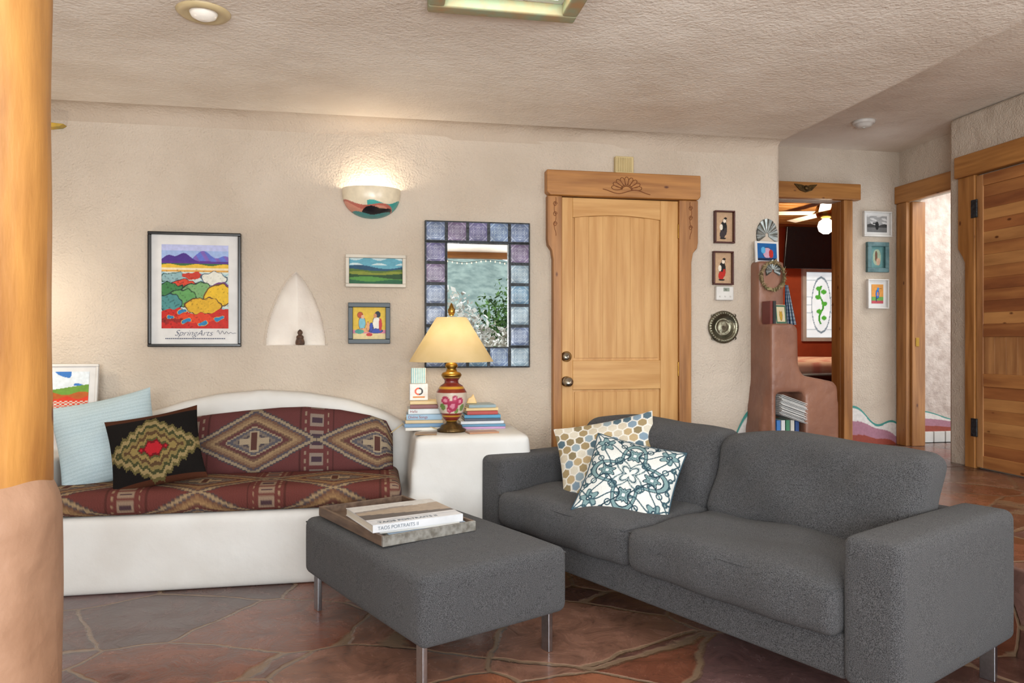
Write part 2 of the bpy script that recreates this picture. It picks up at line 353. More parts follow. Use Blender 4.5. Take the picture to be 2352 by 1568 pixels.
# bedroom
RED=mat('terracotta_wall','#b8502a',.8,c2='#a04220',nscale=3)
wallq('wall_bedroom',[(2.2,7,9.0,9.1,HF,HC),(2.1,2.2,VH+.12,9.1,HF,HC),(7,7.1,VH+.12,9.1,HF,HC),(4.3,7,VH+.12,VH+.2,HF,HC)],RED,'terracotta red bedroom wall')
wallq('floor.002',[(2.1,7.1,VH+.0,9.1,HF-.06,HF)],FLO,'flagstone bedroom floor')
wallq('ceiling.002',[(2.1,7.1,VH+.12+i*.15,VH+.12+i*.15+.14,2.68,2.72) for i in range(25)],PINEH,'pine plank bedroom ceiling',bev=.006)
u0,z1=onwall(1848,625,9.0); u1,z0=onwall(1920,775,9.0)
r=root('window_3',W((u0+u1)/2,9.0,z0)); struct(r,'leaded bedroom window with green vine design')
w=(u1-u0)/2; h=z1-z0
boxes('window_frame',[(-w-.05,-w,-.05,0,-.05,h+.05),(w,w+.05,-.05,0,-.05,h+.05),(-w,w,-.05,0,h,h+.05),(-w,w,-.05,0,-.05,0)],WHPL,r)
def vine(s,t):
    x=s-.5;y=t-.5; c=np.tile(lin('#dfe8ec'),(len(s),1))
    e=np.abs(np.sqrt((x/.3)**2+(y/.42)**2)-1); c[e<.04]=lin('#70808a')
    c[(np.abs(((t*8)%1)-.5)>.46)&(np.sqrt((x/.3)**2+(y/.42)**2)>1)]=lin('#9ba8b0')
    vx=.07*np.sin(t*16); c[(np.abs(x-vx)<.03)&(np.abs(y)<.3)]=lin('#3c8a2c')
    for a,b in ((.08,.2),(-.1,.12),(.1,.02),(-.06,-.1),(.09,-.2),(-.08,.25)):
        c[((x-a)/.09)**2+((y-b)/.035)**2<1]=lin('#4fa03a')
    return c
surf('window_pane',50,90,lambda s,t:((s-.5)*2*w,0*s-.02,t*h),mat('leaded_glass',rough=.2,attr=True,emit=.75),r,vine)  # pane emits its own glow, standing in for daylight outside
r=root('bed',W(4.9,7.9,HF),label='bed with dusty pink patterned quilt',cat='bed')
softbox('mattress',(0,0,.42),(2.0,1.7,.3),.06,WHP,r)
softbox('quilt',(0,0,.56),(2.06,1.76,.14),.06,ATTF,r,n=(40,30,3),colf=lambda P:np.where((np.sin(P[:,0]*22)*np.sin(P[:,1]*22)>.2)[:,None],lin('#c98a7a'),lin('#d9b49a')),bul=(0,0,.03))
boxes('bed_frame',[(-1,1,-.85,.85,.02,.3)],mat('dark_wood','#2b1d17',.5),r)
r=root('storage_bench',W(4.55,6.75,HF),label='black upholstered bench at foot of bed',cat='bench')
softbox('seat',(0,0,.45),(1.3,.36,.14),.04,BLK,r); boxes('bench_base',[(-.6,.6,-.15,.15,0,.4)],BLK,r)
u0,z1=onwall(1800,520,8.5); u1,z0=onwall(1925,618,8.5)
r=root('television',W((u0+u1)/2,8.5,(z0+z1)/2),label='black flat television hung high below the ceiling',cat='television')
boxes('screen',[(-(u1-u0)/2,(u1-u0)/2,-.04,0,-(z1-z0)/2,(z1-z0)/2)],BLK,r,bev=.01,euler=(.15,0,0)); boxes('wall_bracket',[(-.05,.05,0,.48,-.05,.05)],BLK,r)
u,z=onwall(1897,515,7.2)
r=root('ceiling_fan',W(u,7.2,z),label='brass ceiling fan with glowing globe light',cat='ceiling fan')
lathe('motor',[(.02,2.68-z),(.02,.22),(.09,.2),(.11,.14),(.09,.08),(.04,.06)],BRASS,r,24)
lathe('globe',[(.03,.06),(.07,.03),(.085,-.02),(.07,-.07),(.03,-.1)],mat('globe_glow','#fff2dd',emit=5),r,24)
for i in range(5):
    a=2*math.pi*i/5+.4; V,Fc=bx([(.12,.62,-.06,.06,.125,.133)])
    mk('blade',V,Fc,mat('fan_blade','#c8c0b2',.5),r,bev=.003,euler=(.15,0,a))
light('bedroom_bulb','POINT',(0,0,-.18),50,(1,.85,.65),.06,parent=r)
r=root('trim_1',W(0,VH,0)); struct(r,'carved pine casing around bedroom doorway')
ua,zt=onwall(1965,427,VH); _,zb=onwall(1965,463,VH); uj0,_=onwall(1930,700,VH); uj1,_=onwall(1950,700,VH)
boxes('casing_header',[(2.7,ua,-.07,0,zb,zt)],PINEH,r,bev=.006)
boxes('casing_jamb',[(uj0,uj1,-.05,.0,HF,zb),(uj0,uj0+.03,0,.12,HF,zb),(2.72,2.83,-.05,0,HF,zb)],PINEJ,r,bev=.006)
u,z=onwall(1838,436,VH)
r=root('winged_ornament',W(u,VH-.07,z),label='small dark metal winged ornament on doorway header',cat='ornament')
prism('wings',[(-.1,.03),(-.04,.025),(0,.012),(.04,.025),(.1,.03),(.05,-.02),(0,-.035),(-.05,-.02)],-.015,0,BRONZE,r)
lathe('boss',[(.02,0),(.016,.01),(.0,.016)],BRONZE,r,16,axis='y',loc=(0,-.015,0))
r=root('trim_2',W(4.226,0,0),TH-math.pi/2); struct(r,'pine casing around bathroom doorway')
boxes('casing_header',[(-5.385,-4.45,-.05,0,2.29,2.43)],PINEH,r,bev=.006)
boxes('casing_jamb',[(-5.375,-5.26,-.04,0,HF,2.29),(-5.27,-5.24,-.0,.12,HF,2.29)],PINEJ,r,bev=.006)
boxes('strike_plate',[(-5.239,-5.235,.03,.06,1.13,1.2)],BRASS,r)
r=root('trim_3',W(0,0,0)); struct(r,'white tile baseboard with painted wave')
boxes('baseboard_tile',[(4.36+i*.11,4.46+i*.11,5.42,5.44,HF,HF+.09) for i in range(12)],WHPL,r)
def wave(s,t):
    c=np.tile(lin('#b8a99c'),(len(s),1)); x=s
    a=.95-.55*x**.6+.10*np.sin(x*9); d=a-.22-.12*np.sin(x*7+1); e=d-.34+.2*x
    c[t<a]=lin('#3f8f86'); c[t<a-.05]=lin('#dcd8d4'); c[t<d]=lin('#a87688'); c[t<e]=lin('#94402e'); return c
def wavepatch(name,u0,u1,v,z0,z1,flip,pts=70):
    def topc(x): return .95-.55*x**.6+.10*np.sin(x*9)
    def pos(s,t):
        x=1-s if flip else s
        return (u0+(u1-u0)*s,0*s+v,z0+(z1-z0)*t*topc(x))
    def cf(s,t):
        x=1-s if flip else s; return wave(x,t*topc(x)*.999)
    o=surf(name,pts,40,pos,ATT,None,cf,loc=(0,0,0),rot=TH); struct(o,'painted wave border in mauve, white and brick red'); return o
_,z1=onwall(1950,935,VH)
wavepatch('trim_4',uj1,4.226,VH-.004,HF,z1+.05,False)
wavepatch('trim_5',4.36,5.2,5.436,HF+.09,.62,False)
ua_,_=onwall(1600,1000,VW); ub_,zz=onwall(1740,930,VW)
wavepatch('trim_6',ua_,ub_,VW-.004,.2,zz+.05,True)
# cedar door
r=root('door_2',W(UR,0,0),TH-math.pi/2); struct(r,'rustic cedar plank door with pine frame')
DT=2.265
prism('door_header',[(-4.42,DT+.01),(-3.25,DT+.01),(-3.25,DT+.155),(-4.42,DT+.155)],-.07,0,PINEH,r,bev=.008)
prism('door_jamb',[(-4.27,HF),(-4.35,HF),(-4.35,1.70),(-4.37,1.74),(-4.41,1.80),(-4.41,DT+.01),(-4.27,DT+.01)],-.045,0,PINEJ,r)
prism('door_jamb',[(-3.45,HF),(-3.33,HF),(-3.33,1.72),(-3.28,1.82),(-3.28,DT+.01),(-3.45,DT+.01)],-.045,0,PINEJ,r)
x0,x1=-4.265,-3.455
boxes('door_slab',[(x0,x1,-.015,0,HF+.01,DT)],CEDH,r)
boxes('door_stile',[(x0,x0+.055,-.034,-.015,HF+.01,DT),(x1-.055,x1,-.034,-.015,HF+.01,DT)],CEDV,r,bev=.003)
boxes('door_rail',[(x0+.055,x1-.055,-.034,-.015,a,b) for a,b in ((2.19,DT),(1.20,1.285),(.875,.96),(HF+.01,.42))],CEDH,r,bev=.003)
pk=[(x0+.055,x1-.055,-.028,-.015,1.285+i*.0754,1.285+i*.0754+.0748) for i in range(12)]+[(x0+.055,x1-.055,-.028,-.015,.42+i*.0758,.42+i*.0758+.0752) for i in range(6)]
CED3=[mat('cedar_plank_'+n_,a_,.5,c2=b_,nscale=2.4,stretch=(.8,6,6),bump=.05,bscale=8,detail=6,knots=True) for n_,a_,b_ in (('honey','#c08a52','#9c6a3c'),('russet','#a4683a','#7c4828'),('amber','#b47c46','#8c5630'))]
for i,p in enumerate(pk): boxes('door_plank',[p],CED3[(i*7+i//3)%3],r,bev=.0012)
for i in range(8): boxes('door_plank',[(x0+.055+i*.0875,x0+.055+i*.0875+.0868,-.028,-.015,.96,1.20)],CEDV,r,bev=.0015)
for z in (2.05,.6): boxes('hinge',[(x0-.03,x0+.02,-.05,-.04,z-.06,z+.06)],IRON,r)
# pine entry door
def U(px,py=600): return onwall(px,py)[0]
uc=U(1420); r=root('door_1',W(uc,VW,0)); struct(r,'honey pine panelled entry door with carved frame')
X=lambda px:U(px)-uc
zt=2.19; zb=2.04
prism('door_header',[(X(1258),zb),(X(1592),zb),(X(1598),zb+.02),(X(1598),zt),(X(1250),zt),(X(1250),zb+.02)],-.075,0,PINEH,r,bev=.006)
def jamb(a,b,c):
    xa,xb,xc=X(a),X(b),X(c)
    return [(xa,0),(xa,zb),(xc,zb),(xc,1.78),(xc+(xb-xc)*.15,1.745),(xc+(xb-xc)*.75,1.715),(xb,1.66),(xb,0)]
prism('door_jamb',jamb(1286,1266,1253),-.055,0,PINEJ,r,bev=.005)
prism('door_jamb',jamb(1552,1580,1595),-.055,0,PINEJ,r,bev=.005)
a,b=X(1287),X(1552); p0,p1=X(1312),X(1512)
boxes('door_slab',[(a,b,-.018,0,.01,2.035)],PINEV,r)
boxes('door_stile',[(a,p0,-.036,-.018,.01,2.035),(p1,b,-.036,-.018,.01,2.035)],PINEV,r)
boxes('door_rail',[(p0,p1,-.036,-.018,.88,1.055),(p0,p1,-.036,-.018,.01,.2)],PINER,r)
arc=[(p0+(p1-p0)*q,1.915+.02*math.sin(math.pi*q)) for q in np.linspace(0,1,17)]
prism('door_rail',[(p1,2.035),(p0,2.035)]+arc,-.036,-.018,PINER,r)
n=6; ww=(p1-p0-.03)/n
boxes('door_panel',[(p0+.015+i*ww,p0+.015+(i+1)*ww-.0004,-.026,-.016,1.07,1.925) for i in range(n)]+[(p0+.015+i*ww,p0+.015+(i+1)*ww-.0004,-.026,-.016,.215,.865) for i in range(n)],PINEV,r,bev=.0010)
CARV=mat('carved_groove','#7a4218',.6)
vf=[]
cx=X(1430);cz=2.085
for i in range(9):
    an=math.pi*(i+.5)/9; pts=[]
    for kx in range(13):
        q=2*math.pi*kx/13; lx=.052+.026*math.cos(q); ly=.0095*math.sin(q)*(1.2+math.cos(q)*.5)
        pts.append((cx+lx*math.cos(an)*1.25-ly*math.sin(an),-.076,cz+lx*math.sin(an)+ly*math.cos(an)))
    vf.append(tube_vf(pts,.0022,5,True))
vf.append(tube_vf([(cx+.03*math.cos(q),-.076,cz+.022*math.sin(q)) for q in np.linspace(0,math.pi,9)],.0025,5))
vf.append(tube_vf([(cx+x,-.076,cz-.012+.012*math.sin(x*30)) for x in np.linspace(-.15,.15,24)],.0025,5))
for sx,x in ((1,X(1270)),(-1,X(1578))):
    for zc in (1.99,1.93,1.87):
        vf.append(tube_vf([(x+.013*math.cos(q)*(1-q/14),-.056,zc+.016*math.sin(q)*(1-q/14)) for q in np.linspace(0,9,20)],.0018,5))
    vf.append(tube_vf([(x+.006*math.sin(z*60)*sx,-.056,z) for z in np.linspace(1.8,2.03,24)],.0018,5))
V,Fc=join(*vf); mk('carving',V,Fc,CARV,r,True)
kx=X(1297)
for nm,zc in (('deadbolt',1.08),('door_knob',.93)):
    pf=[(.0,-.001),(.032,0),(.032,.008),(.022,.014)]+([(.02,.018),(.0,.02)] if nm=='deadbolt' else [(.012,.02),(.012,.035),(.026,.045),(.03,.058),(.024,.07),(0,.074)])
    lathe(nm,pf,NICK,r,28,axis='y',loc=(kx,-.036,zc))
boxes('key_slot',[(-.002,.002,-.0575,-.056,-.008,.008)],DARK,r,loc=(kx,0,1.08),bev=0)
for zc in (1.85,1.0): boxes('hinge',[(b-.004,b+.006,-.045,-.035,zc-.045,zc+.045)],BRASS,r)
u,z=onwall(1430,381); r=root('door_chime',W(u,VW,z),label='cream ribbed plastic door chime box above door',cat='door chime')
CRM=mat('aged_cream','#cdb988',.5)
boxes('case',[(-.058,.058,-.04,0,-.055,.05)],CRM,r,bev=.005); boxes('rib',[(-.05+i*.011,-.045+i*.011,-.048,-.04,-.045,.04) for i in range(9)],CRM,r,bev=.001)
# ------------------------------------------------------------------ art
def A(n,c): return np.tile(lin(c),(n,1)).astype(float)
def el(c,s,t,cx,cy,rx,ry,colr,out=None):
    d=((s-cx)/rx)**2+((t-cy)/ry)**2
    if out: c[d<1.25]=lin(out)
    c[d<1]=lin(colr)
def poster(s,t):
    c=A(len(s),'#9db4e0'); c[(t>.93)]=lin('#b9bfe6')
    m1=.80+.10*np.exp(-((s-.33)/.13)**2)+.07*np.exp(-((s-.1)/.1)**2); m2=.79+.14*np.exp(-((s-.62)/.16)**2)+.08*np.exp(-((s-.95)/.12)**2)
    c[t<m2]=lin('#5f6fc4'); c[(t<m2)&(np.sin(s*40+t*30)>.3)]=lin('#7a5fb0'); c[t<m1]=lin('#4b2f86')
    c[t<.80+.01*np.sin(s*12)]=lin('#5a2f8a'); c[t<.775]=lin('#3f6a3a'); c[t<.76+.01*np.sin(s*15)]=lin('#e2b93c'); c[t<.725]=lin('#e9d9b4'); c[t<.70]=lin('#d9a24a'); c[t<.675]=lin('#c8d6cf')
    wob=np.sin(s*23+t*17)*.018+np.sin(s*51-t*33)*.010; s=s+wob; t=t+wob*.6
    c[(t<.665)&(np.sin(s*9+1)+np.sin(t*60)>.4)]=lin('#98bcc8')
    el(c,s,t,.18,.6,.2,.06,'#8db0b4','#35564a'); el(c,s,t,.45,.63,.16,.04,'#c23b2a'); el(c,s,t,.78,.6,.2,.07,'#dcdcd0','#4a5a6a'); el(c,s,t,.9,.5,.16,.05,'#6a3a7a'); el(c,s,t,.35,.52,.2,.06,'#d3462c','#4a2430')
    el(c,s,t,.12,.46,.2,.08,'#3e7a46','#1f3a2a'); el(c,s,t,.55,.44,.24,.1,'#76a36a','#1f3a2a'); el(c,s,t,.3,.36,.2,.1,'#5f9a58','#24402c'); el(c,s,t,.86,.4,.2,.12,'#e0b62a','#6b4a1c'); el(c,s,t,.62,.27,.26,.09,'#d8a92a','#5a3a1c'); el(c,s,t,.1,.3,.18,.1,'#4b8a8a','#1f3a3a')
    c[t<.2+.04*np.sin(s*8)]=lin('#c0241a'); el(c,s,t,.5,.12,.3,.06,'#d8421f'); el(c,s,t,.15,.1,.2,.03,'#93201a')
    for (a,b) in ((.12,.13),(.37,.09),(.62,.06),(.85,.12),(.3,.2)): el(c,s,t,a,b,.06,.022,'#2f7eb0','#e8c23c')
    n=np.sin(s*90)*np.sin(t*120)+np.sin(s*47+t*60); c[(n>1.2)&(t<.7)]*=.6
    return c
def land(s,t):
    c=A(len(s),'#5fa0b4'); c[(t>.72)&(np.sin(s*14)+np.sin(t*20)>.4)]=lin('#c5d8da'); c[t<.66+.07*np.sin(s*6+.5)]=lin('#1f4a68'); c[t<.55+.05*np.sin(s*5+2)]=lin('#4f6a24'); c[t<.46+.04*np.sin(s*9)]=lin('#7f8a2a'); c[t<.38+.04*np.sin(s*4+3)]=lin('#1f451c'); c[t<.24+.05*np.sin(s*5)]=lin('#4f8a3a'); c[t<.13+.04*np.sin(s*7+2)]=lin('#1f5a3a'); return c
def figs(s,t):
    c=A(len(s),'#dcb83e'); c[t<.3]=lin('#cf7f95'); c[t<.18]=lin('#dcc996')
    el(c,s,t,.28,.5,.10,.2,'#7ab8c8','#7a3a2a'); el(c,s,t,.22,.76,.08,.09,'#b8502c','#5a2a1c'); el(c,s,t,.3,.7,.05,.06,'#e0b090'); el(c,s,t,.38,.28,.24,.06,'#d9a070','#7a3a2a'); el(c,s,t,.46,.4,.05,.14,'#d9a070','#7a3a2a'); el(c,s,t,.2,.24,.14,.07,'#4f9a8a')
    el(c,s,t,.72,.5,.11,.22,'#e6e2d8','#2a2a3a'); el(c,s,t,.76,.78,.09,.1,'#1f2a3a'); el(c,s,t,.68,.74,.05,.07,'#c98a60'); el(c,s,t,.7,.26,.2,.07,'#3a4fa8','#2a2a3a'); el(c,s,t,.56,.38,.05,.13,'#3a4fa8','#2a2a3a'); el(c,s,t,.84,.46,.05,.2,'#c23b3a'); el(c,s,t,.5,.14,.1,.05,'#c23b3a'); return c
def gei(dark,red):
    def f(s,t):
        c=A(len(s),'#bd9c7c'); el(c,s,t,.5,.45,.2,.26,dark); el(c,s,t,.42,.25,.16,.14,red); el(c,s,t,.55,.72,.1,.07,'#ecdcc8',dark); el(c,s,t,.6,.8,.09,.04,'#15110f'); el(c,s,t,.35,.5,.1,.1,'#e6dccb'); el(c,s,t,.6,.36,.08,.12,red); el(c,s,t,.45,.12,.18,.03,dark); return c
    return f
def bw(s,t):
    c=A(len(s),'#a0a0a0'); c[np.sin(s*11+np.sin(t*9)*2)*np.sin(t*14)>.3]=lin('#d0d0d0'); c[t<.45+.06*np.sin(s*9)]=lin('#3c3c3c'); c[t<.3]=lin('#6a6a6a'); el(c,s,t,.5,.4,.09,.26,'#121212'); el(c,s,t,.42,.55,.16,.05,'#1a1a1a'); return c
def teal(s,t):
    c=A(len(s),'#5f8a8a'); el(c,s,t,.5,.5,.3,.38,'#98a890'); el(c,s,t,.45,.55,.1,.25,'#6a4a38'); el(c,s,t,.6,.3,.14,.18,'#b99880'); return c
def bird(s,t):
    c=A(len(s),'#d8964a'); c[t<.35]=lin('#6aa050'); c[t<.15]=lin('#b9505a'); el(c,s,t,.5,.5,.14,.22,'#2f6fc0','#1c3a6a'); el(c,s,t,.55,.76,.1,.08,'#3f8ad0'); el(c,s,t,.75,.78,.12,.015,'#2a2a2a'); el(c,s,t,.4,.24,.05,.14,'#2a2a5a'); el(c,s,t,.53,.5,.06,.12,'#d98a50'); return c
def leanart(s,t):
    c=A(len(s),'#dfe8ee'); c[(np.sin(s*8+1)*np.sin(t*9+s*4)>.2)&(t>.6)]=lin('#3f78c0'); c[t<.55+.12*np.sin(s*3+4)]=lin('#4f7a34'); c[t<.45+.2*s]=lin('#6f9a3f'); c[t<.4+.05*np.sin(s*9)]=lin('#b8602c'); c[t<.28+.04*np.sin(s*14)]=lin('#d9432c'); c[(t<.2)&(np.sin(s*60)*np.sin(t*80)>0)]=lin('#d6d0c0'); return c
def picture(name,label,px,fw,fm,art,matw=0,matb=None,v=VW,dep=.03,n=(60,60),cat='picture',matc=WHP):
    u0,z1=onwall(px[0],px[1],v); u1,z0=onwall(px[2],px[3],v)
    w=u1-u0; h=z1-z0
    r=root(name,W((u0+u1)/2,v,z0),label=label,cat=cat)
    x=w/2
    boxes('frame',[(-x,x,-dep,0,h-fw,h),(-x,x,-dep,0,0,fw),(-x,-x+fw,-dep,0,fw,h-fw),(x-fw,x,-dep,0,fw,h-fw)],fm,r,bev=.003)
    my=-dep*.35
    ml=matw; mb=matb if matb is not None else matw
    if matw: boxes('mat_board',[(-x+fw,x-fw,my,0,fw,h-fw)],matc,r,bev=0)
    ax0=-x+fw+ml; ax1=x-fw-ml; az0=fw+mb; az1=h-fw-ml
    yy=my-.002 if matw else -.008
    surf('picture',n[0],n[1],lambda s,t:(ax0+(ax1-ax0)*s,0*s+yy,az0+(az1-az0)*t),ATTG,r,art,smooth=False)
    return r,(ax0,ax1,az0,az1,yy,w,h)
r,g=picture('framed_poster','black framed poster of bright desert hills and purple mountains',(342,532,555,796),.016,BLK,poster,.052,.085,n=(150,190),cat='framed poster')
INK=mat('ink_navy','#1d2a55',.6)
text('lettering','SpringArts',.046,INK,r,((g[0]+g[1])/2-.01,g[4]-.001,g[2]-.04),(math.pi/2,0,0),.0003,.45,'CENTER',-.0009)
V,Fc=tube_vf([(g[1]-.06+.10*q,g[4]-.001,g[2]-.02+.012*math.sin(q*28)*(1-q)-.006*q) for q in np.linspace(0,1,50)],.0009,4); mk('signature',V,Fc,INK,r)
vf=[bx([(x,x+.006,g[4]-.0012,g[4],g[2]-.058,g[2]-.053)]) for x in np.arange(g[0]+.02,g[1]-.02,.0095)]
V,Fc=join(*vf); mk('fine_print',V,Fc,INK,r)
SILV=mat('whitewash_frame','#cbc3b5',.5); DGR=mat('dark_teal_frame','#24343c',.4)
picture('framed_painting','small green landscape painting in whitewashed frame',(794,584,932,661),.02,SILV,land,n=(90,50),cat='painting')
picture('framed_painting','small painting of two seated figures in dark frame',(800,695,896,789),.026,DGR,figs,n=(80,80),cat='painting')
MAH=mat('mahogany','#4a1c14',.35)
picture('framed_print','narrow woodblock style print of dark robed figure in mahogany frame',(1638,484,1684,560),.010,MAH,gei('#1a1818','#3a3234'),n=(40,60),cat='framed print')
picture('framed_print','narrow woodblock style print of red robed figure in mahogany frame',(1635,577,1681,655),.010,MAH,gei('#1a1818','#b8281e'),n=(40,60),cat='framed print')
picture('framed_photo','black and white photograph in white frame',(1980,485,2044,545),.012,WHPL,bw,.025,v=VH,n=(50,50),cat='framed photo')
picture('framed_photo','small picture in teal painted frame',(1988,556,2037,626),.035,mat('teal_frame','#3a5c60',.5,c2='#55767a',nscale=20),teal,v=VH,n=(40,50),cat='framed photo')
picture('framed_print','colourful bird print in white frame',(1989,641,2037,709),.010,WHPL,bird,.032,v=VH,n=(40,50),cat='framed print')
u,z=onwall(1661,674); r=root('thermostat',W(u,VW,z),label='white wall thermostat with small grey display',cat='thermostat')
softbox('body',(0,-.014,0),(.118,.028,.088),.008,WHPL,r,n=(2,2,2)); boxes('display',[(-.012,.028,-.0295,-.027,.012,.035)],mat('lcd_grey','#8c9488',.3),r,bev=0)
for q in (-.035,0,.035): boxes('button',[(q-.005,q+.005,-.031,-.027,-.025,-.015)],mat('button_grey','#c5c3bd',.5),r,bev=.001)
text('display_digits','70',.017,DARK,r,(-.006,-.0298,.016),(math.pi/2,0,0),.0002)
u,z=onwall(1660,751); r=root('wall_plate',W(u,VW,z),label='round hammered pewter plate with embossed rings',cat='decorative plate')
PEW=mat('tarnished_pewter','#6d6a58',.32,metal=.9,c2='#8f8c7a',nscale=18,bump=.3,bscale=50)
lathe('plate',[(0,.008),(.02,.012),(.03,.007),(.045,.007),(.05,.012),(.055,.006),(.07,.004),(.078,.02),(.088,.024),(.1,.018),(.103,.012),(.0,.001)],PEW,r,48,axis='y')
vf=[]
for i in range(36):
    a=2*math.pi*i/36; vf.append(tube_vf([(.09*math.cos(a),-.02,.09*math.sin(a)),(.09*math.cos(a),-.026,.09*math.sin(a)),(.09*math.cos(a),-.028,.09*math.sin(a))],[.006,.005,.001],6))
for i in range(4):
    a=2*math.pi*i/4+.8; vf.append(tube_vf([(.1*math.cos(a),-.005,.1*math.sin(a)),(.1*math.cos(a),-.02,.1*math.sin(a))],.012,8))
V,Fc=join(*vf); mk('embossed_rim',V,Fc,PEW,r,True)
# tile mirror
u0,z1=onwall(975,507); u1,z0=onwall(1215,843); w=u1-u0;h=z1-z0
r=root('tile_mirror',W((u0+u1)/2,VW,z0),label='iron framed mirror bordered with blue and violet patterned tiles',cat='mirror')
cw=w/5; rh=h/7
boxes('frame',[(-w/2,w/2,-.03,0,0,rh),(-w/2,w/2,-.03,0,h-rh,h),(-w/2,-w/2+cw,-.03,0,rh,h-rh),(w/2-cw,w/2,-.03,0,rh,h-rh)],IRON,r,bev=.003)
def tilec(base,pale_,ph):
    def f(s,t):
        x=s-.5;y=t-.5; c=A(len(s),base); rr=np.hypot(x,y); th=np.arctan2(y,x)
        pale=lin(pale_); m=(np.abs(rr-.34-.06*np.cos(8*th))<.02)|(np.abs(rr-.2-.07*np.cos(4*th))<.025)|((rr<.1+.04*np.cos(8*th))&(rr>.04)); c[m]=pale
        k=(np.abs(x)+np.abs(y)>.72)&(np.abs(x)+np.abs(y)<.78); c[k]=pale; v=.9+.22*np.sin(s*3+ph)*np.cos(t*3); return c*v[:,None]
    return f
TC=[('#6e6b94','#a2a0bc'),('#6f7fa0','#a8b6cc'),('#7a6c8c','#a9a0b6'),('#7094b0','#b0c6d4'),('#748aae','#acc0d2'),('#8fa6b6','#bacbd4')]
for i in range(5):
    for j in range(7):
        if 0<i<4 and 0<j<6: continue
        cx=-w/2+cw*(i+.5); cz=rh*(j+.5); a=cw*.425; b=rh*.425
        base,pale_=TC[(rng.integers(0,3) if i<3 and j>1 else rng.integers(1,6))]
        surf('tile',30,30,lambda s,t:(cx-a+2*a*s,-.033-.003*np.minimum(1,8*np.minimum(np.minimum(s,1-s),np.minimum(t,1-t))),cz-b+2*b*t),CER,r,tilec(base,pale_,i*1.7+j))
V,Fc=bx([(-w/2+cw,w/2-cw,-.012,-.002,rh,h-rh)]); mk('mirror_pane',V,Fc,mat('mirror_silver','#f2f5f5',.0,metal=1),r)
boxes('inner_edge',[(-w/2+cw,w/2-cw,-.034,-.012,h-rh-.006,h-rh),(-w/2+cw,-w/2+cw+.006,-.034,-.012,rh,h-rh),(w/2-cw-.006,w/2-cw,-.034,-.012,rh,h-rh)],IRON,r,bev=0)
# sconce
u,_=onwall(853,460); _,zt=onwall(853,436); r=root('wall_sconce',W(u,VW,zt),label='half bowl ceramic uplight painted with mesa waves',cat='wall sconce')
Rw=.166;Hh=.168;D=.125
def scp(sc_=1):
    def f(s,t):
        a=np.pi*s; rad=(1-(1-t)**2.6)**.5
        return (-Rw*sc_*np.cos(a)*rad,-D*sc_*np.sin(a)*rad-.001,-Hh*sc_*(1-t)+0*s)
    return f
def scc(s,t):
    h=t; x=s
    c=A(len(s),'#e6dac0'); a=.44+.07*np.sin(x*14+1)+.16*(x-.3); c[(h<a)&(x>.45)]=lin('#3fa09a')
    b=.56-.28*x+.07*np.sin(x*11+.4); c[h<b]=lin('#b96a5c'); d=b-.10+.04*np.sin(x*13); c[h<d]=lin('#d3907a'); e=.24+.10*np.sin(x*7+3.6)+.05*np.sin(x*17); c[(h<e)]=lin('#1e1c22'); c[h<.15+.06*np.sin(x*9)]=lin('#3c8a8a'); return c
surf('bowl',90,60,scp(),CER,r,scc,two=scp(.96))
light('sconce_bulb','POINT',(0,-.065,-.04),3.0,(1,.88,.72),.05,parent=r)
u,z=onwall(688,790); r=root('figurine',W(u,VW+.03,nz0+.001),label='small dark bronze seated figurine in wall niche',cat='figurine')
lathe('body',[(.0,0),(.024,0),(.026,.008),(.025,.02),(.02,.035),(.021,.045),(.017,.052),(.010,.056),(.014,.064),(.015,.072),(.011,.08),(.004,.086),(0,.088)],mat('bronze_fig','#5a3a24',.5,c2='#3a2416',nscale=60,bump=.6,bscale=120),r,24)
# ------------------------------------------------------------------ plaster bench
def adobe(name,vf,m,voxel=.022,sm=8,**k):
    V,Fc=join(*vf); o=mk(name,V,Fc,m,**k)
    a=o.modifiers.new('Remesh','REMESH'); a.mode='VOXEL'; a.voxel_size=voxel; a.use_smooth_shade=True
    s=o.modifiers.new('Smooth','SMOOTH'); s.iterations=sm; s.factor=.6
    return o
PT=.692; BK=VW+.008
arch=[(px,py) for px,py in [(118,957),(240,952),(330,948),(365,940),(420,922),(500,905),(600,896),(700,901),(800,918),(880,944),(935,972)]]
poly=[(UL+.02,.2),(UL+.02,.775)]+[onwall(a,b,4.23) for a,b in arch]+[(.30,.64),(.30,.2)]
vf=[bx([(UL+.02,.30,3.69,BK,0,.36)]), prism_vf(poly,4.225,BK), bx([(UL+.02,-1.53,3.78,BK,.2,.60)]),
    prism_vf([(.16,0),(.845,0),(.815,.4),(.79,PT),(.20,PT),(.175,.5)],3.74,BK)]
o=adobe('plaster_bench',vf,WH,.02,10,loc=(0,0,0),rot=TH); top(o,'white plaster built-in bench with arched back and side pedestal','built-in bench')
